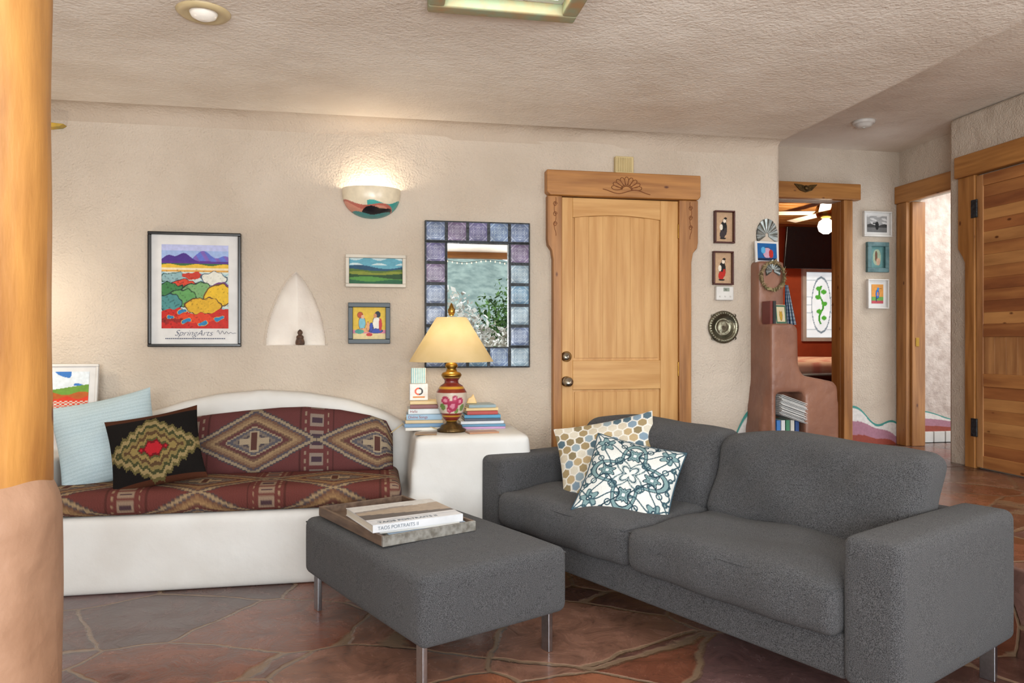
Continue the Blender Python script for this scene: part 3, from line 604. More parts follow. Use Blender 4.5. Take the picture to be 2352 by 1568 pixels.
def kil(x,y,off=0.0,per=.62,a=.285,b=.17,tan=False):
    q=.0075; xm=((x-off+per/2)%per)-per/2
    ax=np.floor(np.abs(xm)/q)*q; ay=np.floor(np.abs(y)/q)*q; d=ax/a+ay/b
    n=len(x); c=A(n,'#5a2b2f')
    xb=np.abs(np.abs(xm)-per/2); g=np.floor(xb/.009)*.009; g2=np.floor(((np.abs(y)+.035)%.085)/.009)*.009
    c[(g<.035)&(np.abs(g2-.045)<.03)]=lin('#85776e'); c[(g<.02)&(np.abs(g2-.045)<.018)]=lin('#35283a'); c[(g>.045)&(g<.056)&(np.sin(y*160)>0)]=lin('#8a7868')
    c[(g>.075)&(g<.085)]=lin('#40191f')
    bands=[(1.13,'#3a3842'),(1.08,'#90826c'),(.98,'#454450'),(.92,'#64493c'),(.84,'#806850'),(.74,'#927a5c'),(.66,'#624c3e'),(.60,'#542e32'),(.50,'#92846e'),(.45,'#4a4d58'),(.36,'#6f665e'),(.27,'#3c3a44'),(.2,'#887a66'),(.13,'#522628')]
    for k_,v_ in bands: c[d<k_]=lin(v_)
    cr=((ax<.018)&(ay<.05))|((ay<.012)&(ax<.07)); c[cr]=lin('#a0917a'); cr=((ax<.009)&(ay<.038)); c[cr]=lin('#4a2a28')
    m_=np.array(lin('#6a564a')); c=c*.82+m_*.18
    v=1+.12*np.sin(y*700)*np.sin(x*500); c=c*v[:,None]
    if tan: c=c*np.array([1.12,1.0,.84])
    return c
r=root('bench_seat_cushion',W(-.70,3.955,.365),label='long seat cushion in maroon southwestern woven pattern',cat='cushion')
softbox('cushion',(0,0,.055),(1.66,.56,.11),.045,ATTF,r,n=(300,100,2),bul=(0,0,.012),colf=lambda P:kil(P[:,0],P[:,1]-P[:,2]*1.0+.16,off=-.12,tan=True))
pkx=[onwall(p,q,4.08) for p,q in [(400,975),(420,963),(480,955),(560,946),(640,939),(700,937),(780,944),(850,957),(888,970),(903,1000)]]
xs=np.array([p[0] for p in pkx]); zs=np.array([p[1] for p in pkx])
r=root('bench_back_cushion',W(0,4.13,.475),label='curved back cushion in maroon southwestern woven pattern',cat='cushion')
def bc(sign):
    def f(s,t):
        x=xs[0]+(xs[-1]-xs[0])*s; tz=np.interp(x,xs,zs)-.475
        z=t*tz; e=(np.clip(1-(2*s-1)**10,0,1)**.5)*(np.clip(1-(2*t-1)**6,0,1)**.5)
        return (x,sign*.055*e+.10*t-.06,z)
    return f
surf('cushion',330,110,bc(-1),ATTF,r,lambda s,t:kil(xs[0]+(xs[-1]-xs[0])*s,(t-.52)*.33,off=onwall(585,1000,4.08)[0],per=.635,b=.15),two=bc(1))
def pillow(name,label,loc,size,th,euler,colf,pipe=None,n=90):
    r=root(name,loc,label=label,cat='pillow',euler=euler)
    a,b=size[0]/2,size[1]/2
    def f(sg):
        def g(s,t):
            x=2*s-1;y=2*t-1
            e=(np.clip(1-x**4,0,1)**.6)*(np.clip(1-y**4,0,1)**.6)*(.55+.45*np.cos(x*1.3)*np.cos(y*1.3))
            return (a*x*(1-.07*(1-y**2)),sg*th/2*e*(1+.05*np.sin(7*x+3*y)+.03*np.sin(11*y-5*x)),b*y*(1-.07*(1-x**2)))
        return g
    surf('pillow_cover',n,n,f(-1),ATTF,r,colf,two=f(1))
    if pipe:
        pts=[]
        for q in np.linspace(0,1,101)[:-1]:
            k=int(q*4);w_=q*4-k; x,y=[(-1+2*w_,-1),(1,-1+2*w_),(1-2*w_,1),(-1,1-2*w_)][k]
            pts.append((a*x*(1-.07*(1-y**2)),0,b*y*(1-.07*(1-x**2))))
        V,Fc=tube_vf(pts,.004,6,True); mk('piping',V,Fc,pipe,r,True)
    return r
def blue(s,t):
    c=A(len(s),'#bccfd5'); m=np.sin(t*160)>.5; c[m]=lin('#b2c6cd'); return c
def serr(s,t):
    q=1/72; x=np.floor(np.abs(s-.5)/q)*q; y=np.floor(np.abs(t-.47)/q)*q
    tri=np.abs(((x*11)%1)-.5)*2; d=x/.56+y/.46+tri*.13
    c=A(len(s),'#191615'); c[(t<.07)|(t>.93)]=lin('#4a2a1c')
    for k_,v_ in [(1.06,'#5c5434'),(.96,'#8e7c56'),(.84,'#41422a'),(.74,'#7c6c44'),(.62,'#54402c'),(.52,'#857246'),(.40,'#4c4a2e'),(.33,'#6a1a1e'),(.26,'#a8242c')]: c[d<k_]=lin(v_)
    return c
def hexp(s,t):
    x=s*10;y=t*10/.866
    r0=np.round(y); best=np.full(len(s),9.);second=np.full(len(s),9.);bid=np.zeros(len(s))
    for dr in (-1,0,1):
        rr=r0+dr; o_=(rr%2)*.5; cc=np.round(x-o_)
        for dc in (-1,0,1):
            d=np.hypot(x-o_-(cc+dc),(y-rr)*.866); idn=(cc+dc)*7.13+rr*3.77
            nb=d<best; second=np.where(nb,best,np.minimum(second,d)); bid=np.where(nb,idn,bid); best=np.where(nb,d,best)
    pal=np.array([lin(v) for v in ('#b8a27c','#8398a8','#566c78','#ccc1ac','#9f8c68','#93a4ac','#8c7e60','#d4cdbc')])
    c=pal[(np.abs(np.sin(bid*12.9898)*43758.5)%1*8).astype(int)%8]; c[(second-best)<.14]=lin('#e2dfd7'); return c.copy()
def orn(s,t):
    x=(s-.5)*2;y=(t-.5)*2; n=len(s); c=A(n,'#d8d9d5'); T1=lin('#3f5862'); T2=lin('#7b9698'); T3=lin('#2a3e4a')
    r_=np.hypot(x,y); th=np.arctan2(y,x)
    X_=np.abs(x);Y_=np.abs(y)
    f=r_-.62-.22*np.cos(4*th); c[np.abs(f)<.05]=T2; c[np.abs(np.abs(f)-.058)<.014]=T3
    for q0 in (.30,.16):
        g=r_-q0-.5*q0*np.cos(4*th+math.pi); c[np.abs(g)<.022]=T1; c[np.abs(np.abs(g)-.04)<.007]=T2
    for (a,b) in ((.52,.0),(0,.52)):
        d=np.hypot(X_-a,Y_-b); ph=np.arctan2(Y_-b,X_-a); e=.16+.04*np.cos(7*ph); c[d<e]=T2; c[np.abs(d-e)<.016]=T3; c[(d<e-.05)&(np.cos(14*ph)>.3)]=T1; c[d<.04]=lin('#dfe6e0')
    d=np.hypot(X_-.72,Y_-.72); ph=np.arctan2(Y_-.72,X_-.72); e=.18+.05*np.cos(5*ph); c[d<e]=T1; c[(d<e-.03)]=T2; c[d<.07]=T3; c[d<.04]=lin('#e6e8e4')
    w_=np.abs(X_-.93+.04*np.sin(Y_*18)); c[w_<.018]=T1; w_=np.abs(Y_-.93+.04*np.sin(X_*18)); c[w_<.018]=T1
    for sg in (1,-1):
        P_=X_ if sg>0 else Y_; Q_=Y_ if sg>0 else X_
        v=np.abs(np.sin(P_*8+.6)*.16+.26-Q_); c[(v<.020)&(P_>.2)]=T3
        v=np.abs(np.sin(P_*7+3.4)*.12+.62-Q_); c[(v<.018)&(P_>.1)]=T1
        for (pa,pb,pr_) in ((.34,.30,.07),(.42,.90,.05),(.30,.75,.06),(.16,.90,.04)):
            v=np.hypot(P_-pa,Q_-pb); c[np.abs(v-pr_)<.015]=T1; c[v<pr_*.4]=T2
    return c
D2=math.radians
pillow('throw_pillow','pale blue ribbed square pillow on the plaster bench',W(-1.31,3.99,.68),(.47,.44),.17,(D2(-16),D2(-12),TH+D2(10)),blue)
pillow('throw_pillow','dark serrated kilim pillow with red centre',W(-1.04,3.83,.648),(.42,.37),.15,(D2(-22),D2(-10),TH+D2(8)),serr,n=170)
SA=math.atan2(-.8065,.591)
SO=Vector((-.162,3.784,0))
def S(x,y,z=0): return SO+Vector((.591*x+.8065*y,-.8065*x+.591*y,z))
pillow('throw_pillow','square pillow with tan and blue hexagon pattern',S(.555,.37,.59),(.50,.45),.13,(D2(-30),D2(-12),SA+D2(42)),hexp,n=150)
pillow('throw_pillow','square white pillow with teal arabesque pattern',S(.835,.23,.558),(.41,.40),.12,(D2(-40),D2(10),SA+D2(33)),orn,pipe=mat('navy_piping','#2f4a58',.8),n=200)
# ------------------------------------------------------------------ sofa
r=root('sofa',SO,SA,'charcoal grey fabric sofa with loose cushions and steel legs','sofa')
LX=2.12; AWd=.18; DP=.80
def seam(p,parent,rd=.0035): V,Fc=tube_vf(p,rd,6,True); return mk('piping',V,Fc,FAB,parent,True)
softbox('sofa_base',(LX/2,.40,.215),(LX-2*AWd+.01,.76,.14),.02,FAB,r)
for x in (AWd/2,LX-AWd/2): softbox('armrest',(x,DP/2,.368),(AWd,DP,.446),.032,FAB,r,n=(4,12,8),bul=(.004,.004,.008))
softbox('backrest',(LX/2,.75,.36),(LX-2*AWd,.10,.42),.03,FAB,r,n=(14,3,8))
sw=(LX-2*AWd)/2
def sw_(q):
    p=q.copy(); p[:,2]+=np.where(p[:,2]>0,.006*np.sin(p[:,0]*15+p[:,1]*8)+.005*np.sin(p[:,1]*19-p[:,0]*6),0); p[:,1]+=np.where(p[:,1]<-.2,.005*np.sin(p[:,0]*22),0); return p
for i in range(2):
    softbox('seat_cushion',(AWd+sw*(i+.5),.28,.358),(sw-.006,.62,.168),.045,FAB,r,n=(24,18,4),bul=(0,.014,.026),warp=sw_)
    xa,xb=AWd+sw*i+.016,AWd+sw*(i+1)-.016
    seam([(xa,-.017,.42),((xa+xb)/2,-.028,.422),(xb,-.017,.42),(xb,.56,.42),(xa,.56,.42)],r,.003)
def bw_(q):
    p=q.copy(); k=(p[:,2]+.18)/.36; hx=p[:,0]/(sw/2); p[:,1]+=.12*k; p[:,2]-=.018*np.abs(hx)**3*np.clip(k,0,1)+.006*np.sin(p[:,0]*9); p[:,1]+=.009*np.sin(p[:,0]*13+p[:,2]*20)+.005*np.sin(p[:,0]*27-p[:,2]*31); return p
for i in range(2):
    softbox('back_cushion',(AWd+sw*(i+.5),.530,.60),(sw-.004,.195,.355),.055,FAB,r,n=(24,6,16),bul=(0,.03,.012),warp=bw_)
for x,y in ((.05,.04),(LX-.09,.04),(.05,DP-.07),(LX-.09,DP-.07)):
    V,Fc=bx([(x,x+.05,y,y+.022,0,.147)]); mk('leg',V,Fc,ST,r,bev=.003)
OL=Vector((-.916,3.257,0))
r=root('ottoman',OL,SA,'charcoal grey fabric ottoman with steel legs','ottoman')
softbox('ottoman_cushion',(.525,.315,.277),(1.05,.63,.245),.035,FAB,r,n=(20,14,5),bul=(.006,.006,.014))
for x,y in ((.04,.03),(.96,.03),(.04,.57),(.96,.57)):
    V,Fc=bx([(x,x+.045,y,y+.02,0,.158)]); mk('leg',V,Fc,ST,r,bev=.003)
seam([(.009,.009,.378),(1.041,.009,.378),(1.041,.621,.378),(.009,.621,.378)],r)
TR=mat('tray_wood','#8a8882',.6,c2='#625d55',nscale=4,stretch=(2,9,9),bump=.2,bscale=8); TR2=mat('tray_dark','#6f5a4a',.55,c2='#524034',nscale=4,stretch=(2,9,9))
TZ=.413
r=root('serving_tray',Vector((-.841,3.22,TZ)),SA,'rectangular weathered wood tray on the ottoman','tray')
boxes('tray_base',[(0.012,.608,.012,.398,0,.010)],TR2,r)
boxes('tray_side',[(.014,.606,0,.014,0,.04)],TR2,r); boxes('tray_side',[(0,.014,0,.41,0,.04)],TR2,r)
boxes('tray_side',[(.606,.62,0,.41,0,.04)],TR,r); boxes('tray_side',[(.014,.606,.396,.41,0,.04)],TR2,r)
PG=mat('book_pages','#d8d2c5',.8,c2='#c5beb0',nscale=4,stretch=(1,1,90))
def book(loc,rot,w,d,h,c,label,group,cat='book',coverart=None,spine=None,sc_='#333333',spsize=None,cover_text=None):
    r=root('book',loc,label=label,cat=cat,group=group,euler=(0,0,rot))
    m=mat('cover_'+c.strip('#'),c,.35)
    t=.0025
    boxes('cover',[(0,w,0,d,0,t),(0,w,0,d,h-t,h),(0,w,0,t,t,h-t)],m,r,bev=.0008)
    boxes('pages',[(.003,w-.003,t,d-.003,t,h-t)],PG,r,bev=0)
    if spine: text('spine_lettering',spine,spsize or h*.5,mat('ink_'+sc_.strip('#'),sc_,.5),r,(w*.05,-.0006,h*.3),(math.pi/2,0,0),.0003)
    if coverart: surf('cover_picture',60,40,lambda s,t_:(.0+w*s,d*(.18+.8*t_),0*s+h+.0008),ATTG,r,coverart,smooth=False)
    if cover_text: text('cover_lettering',cover_text,.028,mat('ink_66707a','#66707a',.5),r,(w*.08,.018,h+.001),(0,0,0),.0003)
    return r
def dune(s,t):
    c=A(len(s),'#cfccc8'); c[t<.75-.25*np.abs(s-.5)]=lin('#938b86'); c[t<.55+.2*s]=lin('#ab9a88'); c[t<.4-.2*s]=lin('#625b58'); c[t<.08]=lin('#d8d8da'); return c
book(Vector((-.465,2.79,TZ+.011)),D2(31),.34,.31,.02,'#8fa6bd','blue grey softcover book lying in the tray','books on the tray')
book(Vector((-.50,2.79,TZ+.0315)),D2(28),.33,.30,.0085,'#d8d6d0','thin white magazine lying between the tray books','books on the tray')
book(Vector((-.52,2.765,TZ+.0405)),D2(30),.375,.33,.030,'#d4d6da','large white art book with mountain photo cover','books on the tray',coverart=dune,spine='TAOS PORTRAITS II',sc_='#6f7a86',spsize=.019,cover_text='TAOS PORTRAITS II')
# ------------------------------------------------------------------ table lamp + books
lx=onwall(1037,900,3.93)[0]; r=root('table_lamp',W(lx,3.93,PT),label='painted urn table lamp with cream shade and bronze foot',cat='table lamp')
lathe('lamp_foot',[(0,0),(.075,0),(.078,.012),(.06,.02),(.055,.034),(.03,.044),(.025,.058),(0,.058)],BRONZE,r,40)
def urn(a,t,rr,z):
    z=z-.05
    if z>.205: return '#6e2420' if z<.235 else '#8a6a30'
    if .05<z<.16:
        an=(a+math.pi*2)%(2*math.pi)-4.7
        for (ca,cz,rad) in ((0,.09,.03),(-.5,.12,.022),(.5,.115,.02),(.15,.13,.016),(-.25,.07,.018)):
            dd=math.hypot((an-ca)*.075,z-cz)
            if dd<rad: return '#a83a58' if dd>rad*.45 else '#d98aa0'
        for (ca,cz,rad) in ((.8,.08,.018),(-.8,.085,.018),(.3,.065,.014)):
            if math.hypot((an-ca)*.075,z-cz)<rad: return '#6d8a4a'
        return '#ccbfb0'
    return '#7a2a20' if int(z*100)%3 else '#c09030'
zz=np.linspace(0,1,60); rp=np.interp(zz,[0,.06,.2,.45,.65,.8,.86,.92,1],[.028,.042,.06,.08,.082,.06,.038,.036,.05])
lathe('lamp_body',[(0,.055)]+[(float(b),.055+.235*float(a)) for a,b in zip(zz,rp)]+[(0,.29)],CER,r,72,colf=urn)
lathe('lamp_collar',[(0,.29),(.05,.29),(.055,.30),(.048,.312),(.03,.318),(.025,.335),(.035,.345),(.03,.36),(.012,.37),(.008,.56),(0,.56)],BRASS,r,32)
lathe('finial',[(0,.612),(.012,.615),(.018,.63),(.02,.645),(.012,.66),(.004,.68),(0,.684)],BRASS,r,20)
sh=mat('lamp_shade_paper','#d6c196',.8,c2='#cab585',nscale=6,transl=.38)
V=[];Fc=[];n=64
for j,(rr,z) in enumerate([(.224,.372),(.220,.378),(.083,.602),(.079,.606)]):
    for i in range(n): a=2*math.pi*i/n; V.append((rr*math.cos(a),rr*math.sin(a),z))
for j in range(3):
    for i in range(n): Fc.append((j*n+i,j*n+(i+1)%n,(j+1)*n+(i+1)%n,(j+1)*n+i))
mk('lamp_shade',V,Fc,sh,r,True)
boxes('shade_spider',[(-.08,.08,-.002,.002,.6,.604),(-.002,.002,-.08,.08,.6,.604)],BRASS,r,bev=0)
V,Fc=tube_vf([(-.07,.02,.01),(-.12,.1,.02),(-.18,.16,.06),(-.24,.2,.03),(-.33,.22,-.04)],.003,6); mk('cord',V,Fc,CRM,r,True)
light('lamp_bulb','POINT',(0,0,.46),2.8,(1,.88,.68),.035,parent=r)
g='books stacked on the pedestal'
z=PT; stk=[(.20,.016,'#d8d4cc','white'),(.21,.02,'#6b8fb0','blue'),(.20,.018,'#c9b48c','tan',),(.19,.03,'#8fb0c8','pale blue'),(.17,.028,'#cfd8dc','pale grey'),(.15,.022,'#7a3a34','maroon'),(.15,.016,'#d9c08a','yellow')]
tl=['','','','Divine Songs','Hafiz','','']
for (w_,h_,c_,n_),tx in zip(stk,tl):
    book(W(lx-.245+(.21-w_)/2,4.00+rng.uniform(-.005,.005),z),TH+rng.uniform(-.06,.06),w_,.16,h_,c_,n_+' paperback in the stack beside the lamp',g,spine=tx or None,sc_='#8a2a2a',spsize=.02); z+=h_+.001
def logo(s,t):
    c=A(len(s),'#dee0e0'); d=np.hypot(s-.5,t-.55); c[(d<.24)&(d>.15)]=lin('#d9542c'); c[(d<.24)&(d>.15)&(s>.5)]=lin('#2a2a2a'); c[(np.abs(t-.18)<.05)&(np.abs(s-.5)<.35)]=lin('#c9803a'); return c
r=root('gift_card_box',W(lx-.165,4.06,z),label='white card box with orange round emblem',cat='box')
boxes('box_body',[(-.05,.05,0,.06,0,.09)],WHP,r); surf('box_print',40,40,lambda s,t:(-.048+.096*s,0*s-.001,.002+.086*t),ATT,r,logo,smooth=False)
r=root('tissue_packet',W(lx-.16,4.09,z+.091),label='turquoise striped paper packet standing on the stack',cat='packet')
boxes('packet_body',[(-.045,.035,.001,.015,0,.085)],WHP,r,bev=.002)
surf('packet_print',40,20,lambda s,t:(-.044+.078*s,0*s,.001+.083*t),ATT,r,lambda s,t:np.where((np.sin(s*50)>0)[:,None],lin('#4fa8b8'),lin('#d8d6cc')),smooth=False)
z=PT
for (w_,h_,c_,n_) in [(.25,.012,'#b98fb8','lilac'),(.25,.012,'#4f86a8','blue'),(.24,.016,'#d9dce0','white'),(.2,.014,'#3f4a5a','navy'),(.2,.018,'#3f8ab0','teal'),(.17,.02,'#a83a34','red'),(.18,.016,'#e0c890','cream'),(.15,.016,'#8aa0a8','grey')]:
    book(W(lx+.055+(.25-w_)/2,4.02+rng.uniform(-.005,.005),z),TH+rng.uniform(-.07,.07),w_,.16,h_,c_,n_+' book in the stack beside the lamp',g); z+=h_+.001
V,Fc=prism_vf([(-.03,0),(.03,0),(.02,.03),(.008,.055),(-.004,.035),(-.02,.028)],-.01,.01)
o=mk('seashell',V,Fc,mat('shell_cream','#e3c48c',.4),loc=W(lx+.13,4.1,z),rot=TH,bev=.006,segs=3); top(o,'cream seashell on top of the book stack','seashell')
book(W(lx+.08,3.79,PT),TH+.15,.16,.09,.008,'#b98a68','thin brown booklet lying beside the lamp foot',None)
book(W(lx-.20,3.80,PT),TH-.1,.11,.09,.007,'#8f6f4a','small brown booklet lying beside the lamp foot',None)
u0,z1=onwall(70,838,4.27); u1,z0=onwall(226,950,4.27)
r=root('leaning_picture',W((u0+u1)/2,4.25,z0+.005),label='white framed mountain and poppies picture leaning on ledge',cat='picture',euler=(D2(-8),0,TH))
w=u1-u0;h=z1-z0;x=w/2
boxes('frame',[(-x,x,-.012,.008,h-.014,h),(-x,x,-.012,.008,0,.014),(-x,-x+.014,-.012,.008,.014,h-.014),(x-.014,x,-.012,.008,.014,h-.014)],WHPL,r)
boxes('mat_board',[(-x+.014,x-.014,-.004,.006,.014,h-.014)],WHP,r,bev=0)
surf('picture',70,60,lambda s,t:(-x+.045+(w-.09)*s,0*s-.006,.03+(h-.07)*t),ATTG,r,leanart,smooth=False)
book(W(-1.86,3.95,.605),TH+.2,.26,.2,.012,'#c9402c','red covered magazine lying on the bench arm',None,cat='magazine')
# ------------------------------------------------------------------ stepped adobe divider
v0,v1,vc=4.10,4.46,4.25
def ud(px,v=v0): return onwall(px,700,v)[0]
c0=onwall(1727,700,4.33)[0]; c1=ud(1802,vc); c2,c3=ud(1835),ud(1927)
n0,n1=ud(1784),ud(1850); zn0,zn1=.56,.86
hump=[(n0-.02,1.28),(c2-.03,1.28),(c2,1.25),(c2+.005,1.02),(c2+.03,.965),(c3-.03,.925),(c3,.89),(c3+.005,.6),(n1,.6),(n1,zn1),(n0-.02,zn1)]
vf=[bx([(c0,n0,v0,v1,0,1.28)]),bx([(c0,c1,vc,v1,1.2,1.675)]),prism_vf(hump,v0,v1),prism_vf([(c0-.10,0),(c0+.05,0),(c0+.05,1.0),(c0-.005,.9),(c0-.03,.7)],v0+.05,VW+.01),
    bx([(n1,c3+.005,v0,v1,0,.7)]),bx([(n0-.02,n1+.02,v0+.2,v1,0,.95)]),bx([(n0-.02,n1+.02,v0,v1,0,zn0)])]
o=adobe('adobe_divider',vf,BR,.014,10,loc=(0,0,0),rot=TH); top(o,'stepped brown adobe divider wall with storage niche','divider wall')
TIN=mat('tin','#8f9494',.35,metal=.9,c2='#6f7674',nscale=30)
def fan(name,px,py,v,rad,label):
    u,z=onwall(px,py,v); r=root(name,W(u,v,z),label=label,cat='tin ornament')
    surf('fan',72,10,lambda s,t:((.15+.85*t)*rad*np.cos(np.pi*(s*1.3-.15))*.8,-.004-.006*np.abs(np.sin(s*np.pi*9))*t,(.15+.85*t)*rad*np.sin(np.pi*(s*1.3-.15))*1.15),TIN,r,two=lambda s,t:((.15+.85*t)*rad*np.cos(np.pi*(s*1.3-.15))*.8,0*s,(.15+.85*t)*rad*np.sin(np.pi*(s*1.3-.15))*1.15))
fan('tin_fan',1761,540,VW-.002,.09,'punched tin scallop fan ornament above the divider')
fan('tin_fan',1775,622,vc-.005,.06,'punched tin scallop ornament on the adobe column')
def card(s,t):
    c=A(len(s),'#1f5fa0'); el(c,s,t,.5,.45,.22,.3,'#c9a0b8','#20406a'); el(c,s,t,.3,.6,.12,.2,'#58a8d8'); el(c,s,t,.7,.4,.12,.24,'#b8302c'); c[t<.15]=lin('#1c2a4a'); return c
r=root('photo_card',W(ud(1763,4.3),4.30,1.668),label='colourful photo card in white border propped on column',cat='photo card',euler=(D2(-4),0,TH+.1))
boxes('card_backing',[(-.085,.085,0,.012,0,.135)],WHP,r,bev=.001); surf('card_print',50,40,lambda s,t:(-.07+.14*s,0*s-.001,.012+.11*t),ATTG,r,card,smooth=False)
u,z=onwall(1775,634,vc-.02); r=root('wreath',W(u,vc-.016,z),label='dried twig and leaf wreath hanging on adobe column',cat='wreath')
vf=[]
for k in range(9):
    ph=rng.uniform(0,6); vf.append(tube_vf([((.076+.008*math.sin(3*q+ph))*math.cos(q),.008*math.sin(5*q+ph),(.085+.008*math.cos(4*q+ph))*math.sin(q)) for q in np.linspace(0,2*math.pi,40)[:-1]],.0025,5,True))
V,Fc=join(*vf); mk('twig_ring',V,Fc,mat('twig','#6b5a3a',.9),r,True)
V=[];Fc=[]
for k in range(170):
    q=rng.uniform(0,6.28); p=np.array([.078*math.cos(q),rng.uniform(-.02,.002),.087*math.sin(q)]); a=rng.normal(size=3)*.010; b=rng.normal(size=3)*.005; kk=len(V); V+=[tuple(p-a),tuple(p+b),tuple(p+a),tuple(p-b)]; Fc.append((kk,kk+1,kk+2,kk+3))
mk('dried_leaves',V,Fc,mat('dried_leaf','#7f7a52',.9,c2='#a0886a',nscale=30),r)
def icon(s,t):
    c=A(len(s),'#d8cba8'); c[(np.abs(s-.5)>.38)|(np.abs(t-.5)>.4)]=lin('#3f6a5a'); el(c,s,t,.5,.45,.14,.28,'#c09a3c','#6b4a2a'); el(c,s,t,.5,.72,.08,.08,'#e0c9a0'); return c
ZS=1.277
r=root('painted_tile',W(ud(1795,4.16),4.16,ZS),label='small painted religious tile standing on adobe step',cat='painted tile',euler=(D2(-6),0,TH+.25))
boxes('tile_body',[(-.045,.045,0,.03,0,.12)],mat('tile_cream','#d5c8a8',.4),r); surf('tile_print',40,50,lambda s,t:(-.041+.082*s,0*s-.001,.004+.112*t),CER,r,icon,smooth=False)
for i,(c_,l_) in enumerate((('#6b2420','dark red small book standing on adobe step'),('#1f2226','black small book standing on adobe step'))):
    r=root('book',W(c0+.015+i*.022,v0+.04,ZS),label=l_,cat='book',group='small books on the adobe step'); boxes('cover',[(0,.002,0,.09,0,.14),(.016,.018,0,.09,0,.14),(0,.018,-.002,0,0,.14)],mat('cover_'+c_[1:],c_,.4),r,bev=0); boxes('pages',[(.002,.016,0,.087,.003,.137)],PG,r,bev=0)
def plaid(s,t):
    c=A(len(s),'#2f4a6a'); c[np.sin(s*40)>.5]=lin('#b9c4cc'); c[np.sin(t*70)>.6]*=.5; return c
o=surf('plaid_cloth',30,40,lambda s,t:(.06*s*(1.4-t)+.0,.012*np.sin(s*20)*(1.2-t),-.26*(1-t)),ATTF,None,plaid,loc=W(ud(1803,v1-.02),v1-.02,1.54),rot=TH); top(o,'blue plaid cloth hanging beside adobe column','cloth')
r=root('paper_stack',W((n0+n1)/2+.01,v0+.09,.70),label='leaning pile of white papers in adobe niche',cat='papers'); r['kind']='stuff'
vf=[]; pw=(n1-n0)/2-.012
for i in range(26):
    a=rng.uniform(-.006,.006); V,Fc=bx([(-pw+a,pw+a,-.10+rng.uniform(-.02,.02),.1,i*.0048,i*.0048+.0025)])
    vf.append(([(p[0],p[1],p[2]+p[0]*-.35) for p in V],Fc))
V,Fc=join(*vf); mk('sheets',V,Fc,WHP,r)
for i,c_ in enumerate(('#3f7ac0','#e0e2e4','#4a8a6a','#d8d4cc','#2f4f8a')):
    rr=root('magazine',W(n0+.012+i*.031,v0+.02,zn0+.012),label={'#3f7ac0':'blue','#e0e2e4':'white','#4a8a6a':'green','#d8d4cc':'cream','#2f4f8a':'navy'}[c_]+' spined magazine upright in adobe niche',cat='magazine',group='magazines in the adobe niche')
    boxes('cover',[(0,.024,0,.15,0,.12)],mat('cover_'+c_[1:],c_,.4),rr,bev=.001)
# ceiling fixtures
r=root('recessed_light',Vector((-1.19,2.856,CE)),label='round recessed ceiling light with cream trim ring',cat='ceiling light')
lathe('trim_ring',[(.055,-.004),(.07,-.014),(.09,-.012),(.1,-.002),(.1,0),(.055,0)],mat('trim_cream','#cdb98e',.4),r,48)
lathe('lens',[(0,-.03),(.025,-.028),(.045,-.018),(.052,-.004),(.052,0),(0,0)],mat('lens_white','#f1ece2',.2,emit=.15),r,32)
r=root('smoke_detector',Vector((2.476,5.21,HC)),label='round white ceiling smoke detector',cat='smoke detector')
lathe('detector_body',[(0,-.045),(.03,-.045),(.05,-.038),(.055,-.024),(.06,-.022),(.072,-.02),(.075,0),(0,0)],WHPL,r,40)
lathe('test_button',[(0,-.05),(.01,-.05),(.012,-.045),(0,-.045)],mat('button_grey','#c5c3bd'),r,16)
u,z=onwall(122,292); r=root('wall_ornament',W(u,VW,z),label='small green and gold painted wall ornament',cat='ornament')
prism('painted_fin',[(-.1,.02),(.07,.008),(.05,-.006),(-.1,-.03)],-.05,0,mat('fin_green','#3f6a3a',.5,c2='#c9a03a',nscale=12),r)
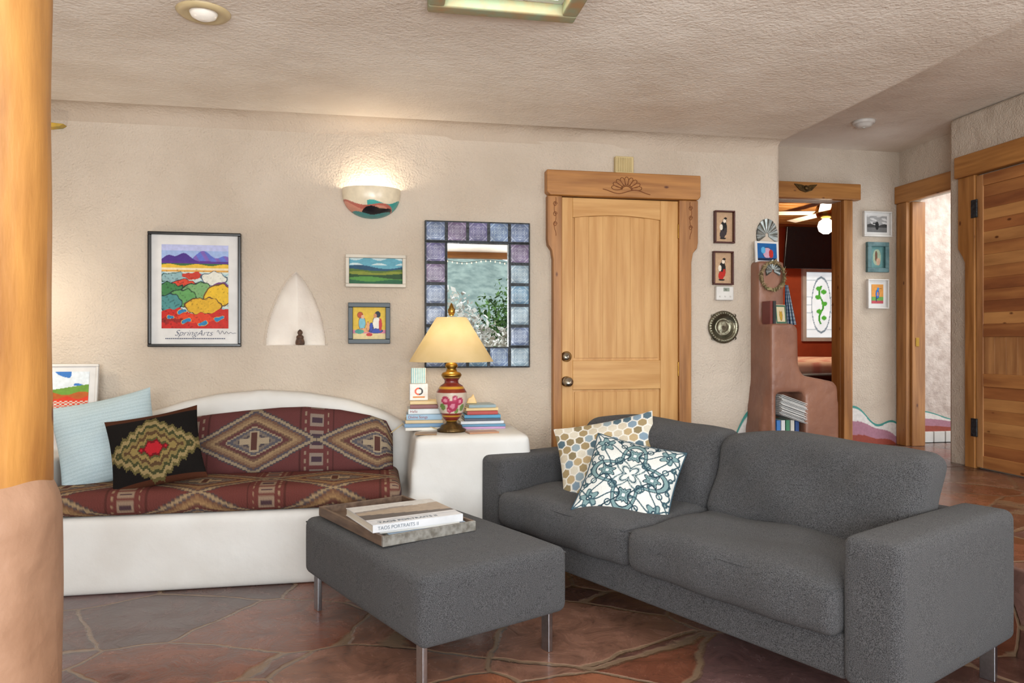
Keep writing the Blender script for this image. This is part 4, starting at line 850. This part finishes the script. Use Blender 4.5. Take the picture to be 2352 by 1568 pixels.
# post
r=root('log_post',Vector((-.862,1.18,0)),label='peeled log post on rounded adobe base',cat='post')
def postp(s,t):
    a=2*np.pi*s; rr=.107*(1+.03*np.sin(2*a+t*3)+.015*np.sin(5*a+t*9)+.01*np.sin(3*a+t*23)); return (rr*np.cos(a),rr*np.sin(a),.94+t*1.495)
surf('log',60,80,postp,POSTW,r)
def basep(s,t):
    a=2*np.pi*s; z=t*.965; rr=.124+.008*(1-t)-.03*np.clip((t-.92)/.08,0,1)**2+.003*np.sin(3*a+t*6)+.0015*np.sin(5*a-t*17); return (rr*np.cos(a),rr*np.sin(a),z)
surf('adobe_base',60,80,basep,BRP,r)
# lights
w=bpy.data.worlds.new('World'); sc.world=w; w.use_nodes=True; bg=w.node_tree.nodes['Background']; bg.inputs[0].default_value=(.86,.93,1,1); bg.inputs[1].default_value=2.5
def area(name,u,v,z,su,sz,e,c,yaw=0,pitch=0):
    return light(name,'AREA',W(u,v,z),e,c,size=(su,sz),rot=(math.pi/2+pitch,0,TH+yaw))
area('window_daylight',-.75,VR+.25,1.4,2.9,1.4,140,(.94,.98,1),pitch=.35)
area('window_daylight',2.75,VR+.25,1.4,1.3,1.4,65,(.94,.98,1),pitch=.3)
area('bounce_flash',.5,-.4,1.25,.8,.7,36,(.98,.99,1),pitch=.85)  # added fill lamp behind the camera, aimed up to brighten the ceiling
light('skylight_daylight','AREA',W(.47,2.3,CE+.48),14,(.95,.98,1),size=(.38,.66),rot=(0,0,TH))
light('side_lamp_bulb','POINT',W(-1.80,3.98,1.36),5.5,(1,.88,.70),.08)
light('bathroom_light','AREA',W(5.0,4.7,2.6),24,(1,.98,.95),size=(.8,.6),rot=(0,0,TH))
light('hall_fill','AREA',W(3.3,2.2,2.66),16,(.95,.97,1),size=(.5,1.2),rot=(0,0,TH))  # added fill lamp that brightens the hall, no fixture modelled
cam=bpy.data.cameras.new('Camera'); co=bpy.data.objects.new('Camera',cam); col.objects.link(co); co.location=(0,0,CZ); co.rotation_euler=(math.pi/2,0,0)
cam.sensor_width=36; cam.lens=F/2352*36; cam.clip_start=.05; cam.clip_end=300; sc.camera=co
sc.view_settings.view_transform='Standard'; sc.view_settings.look='None'; sc.view_settings.exposure=.2
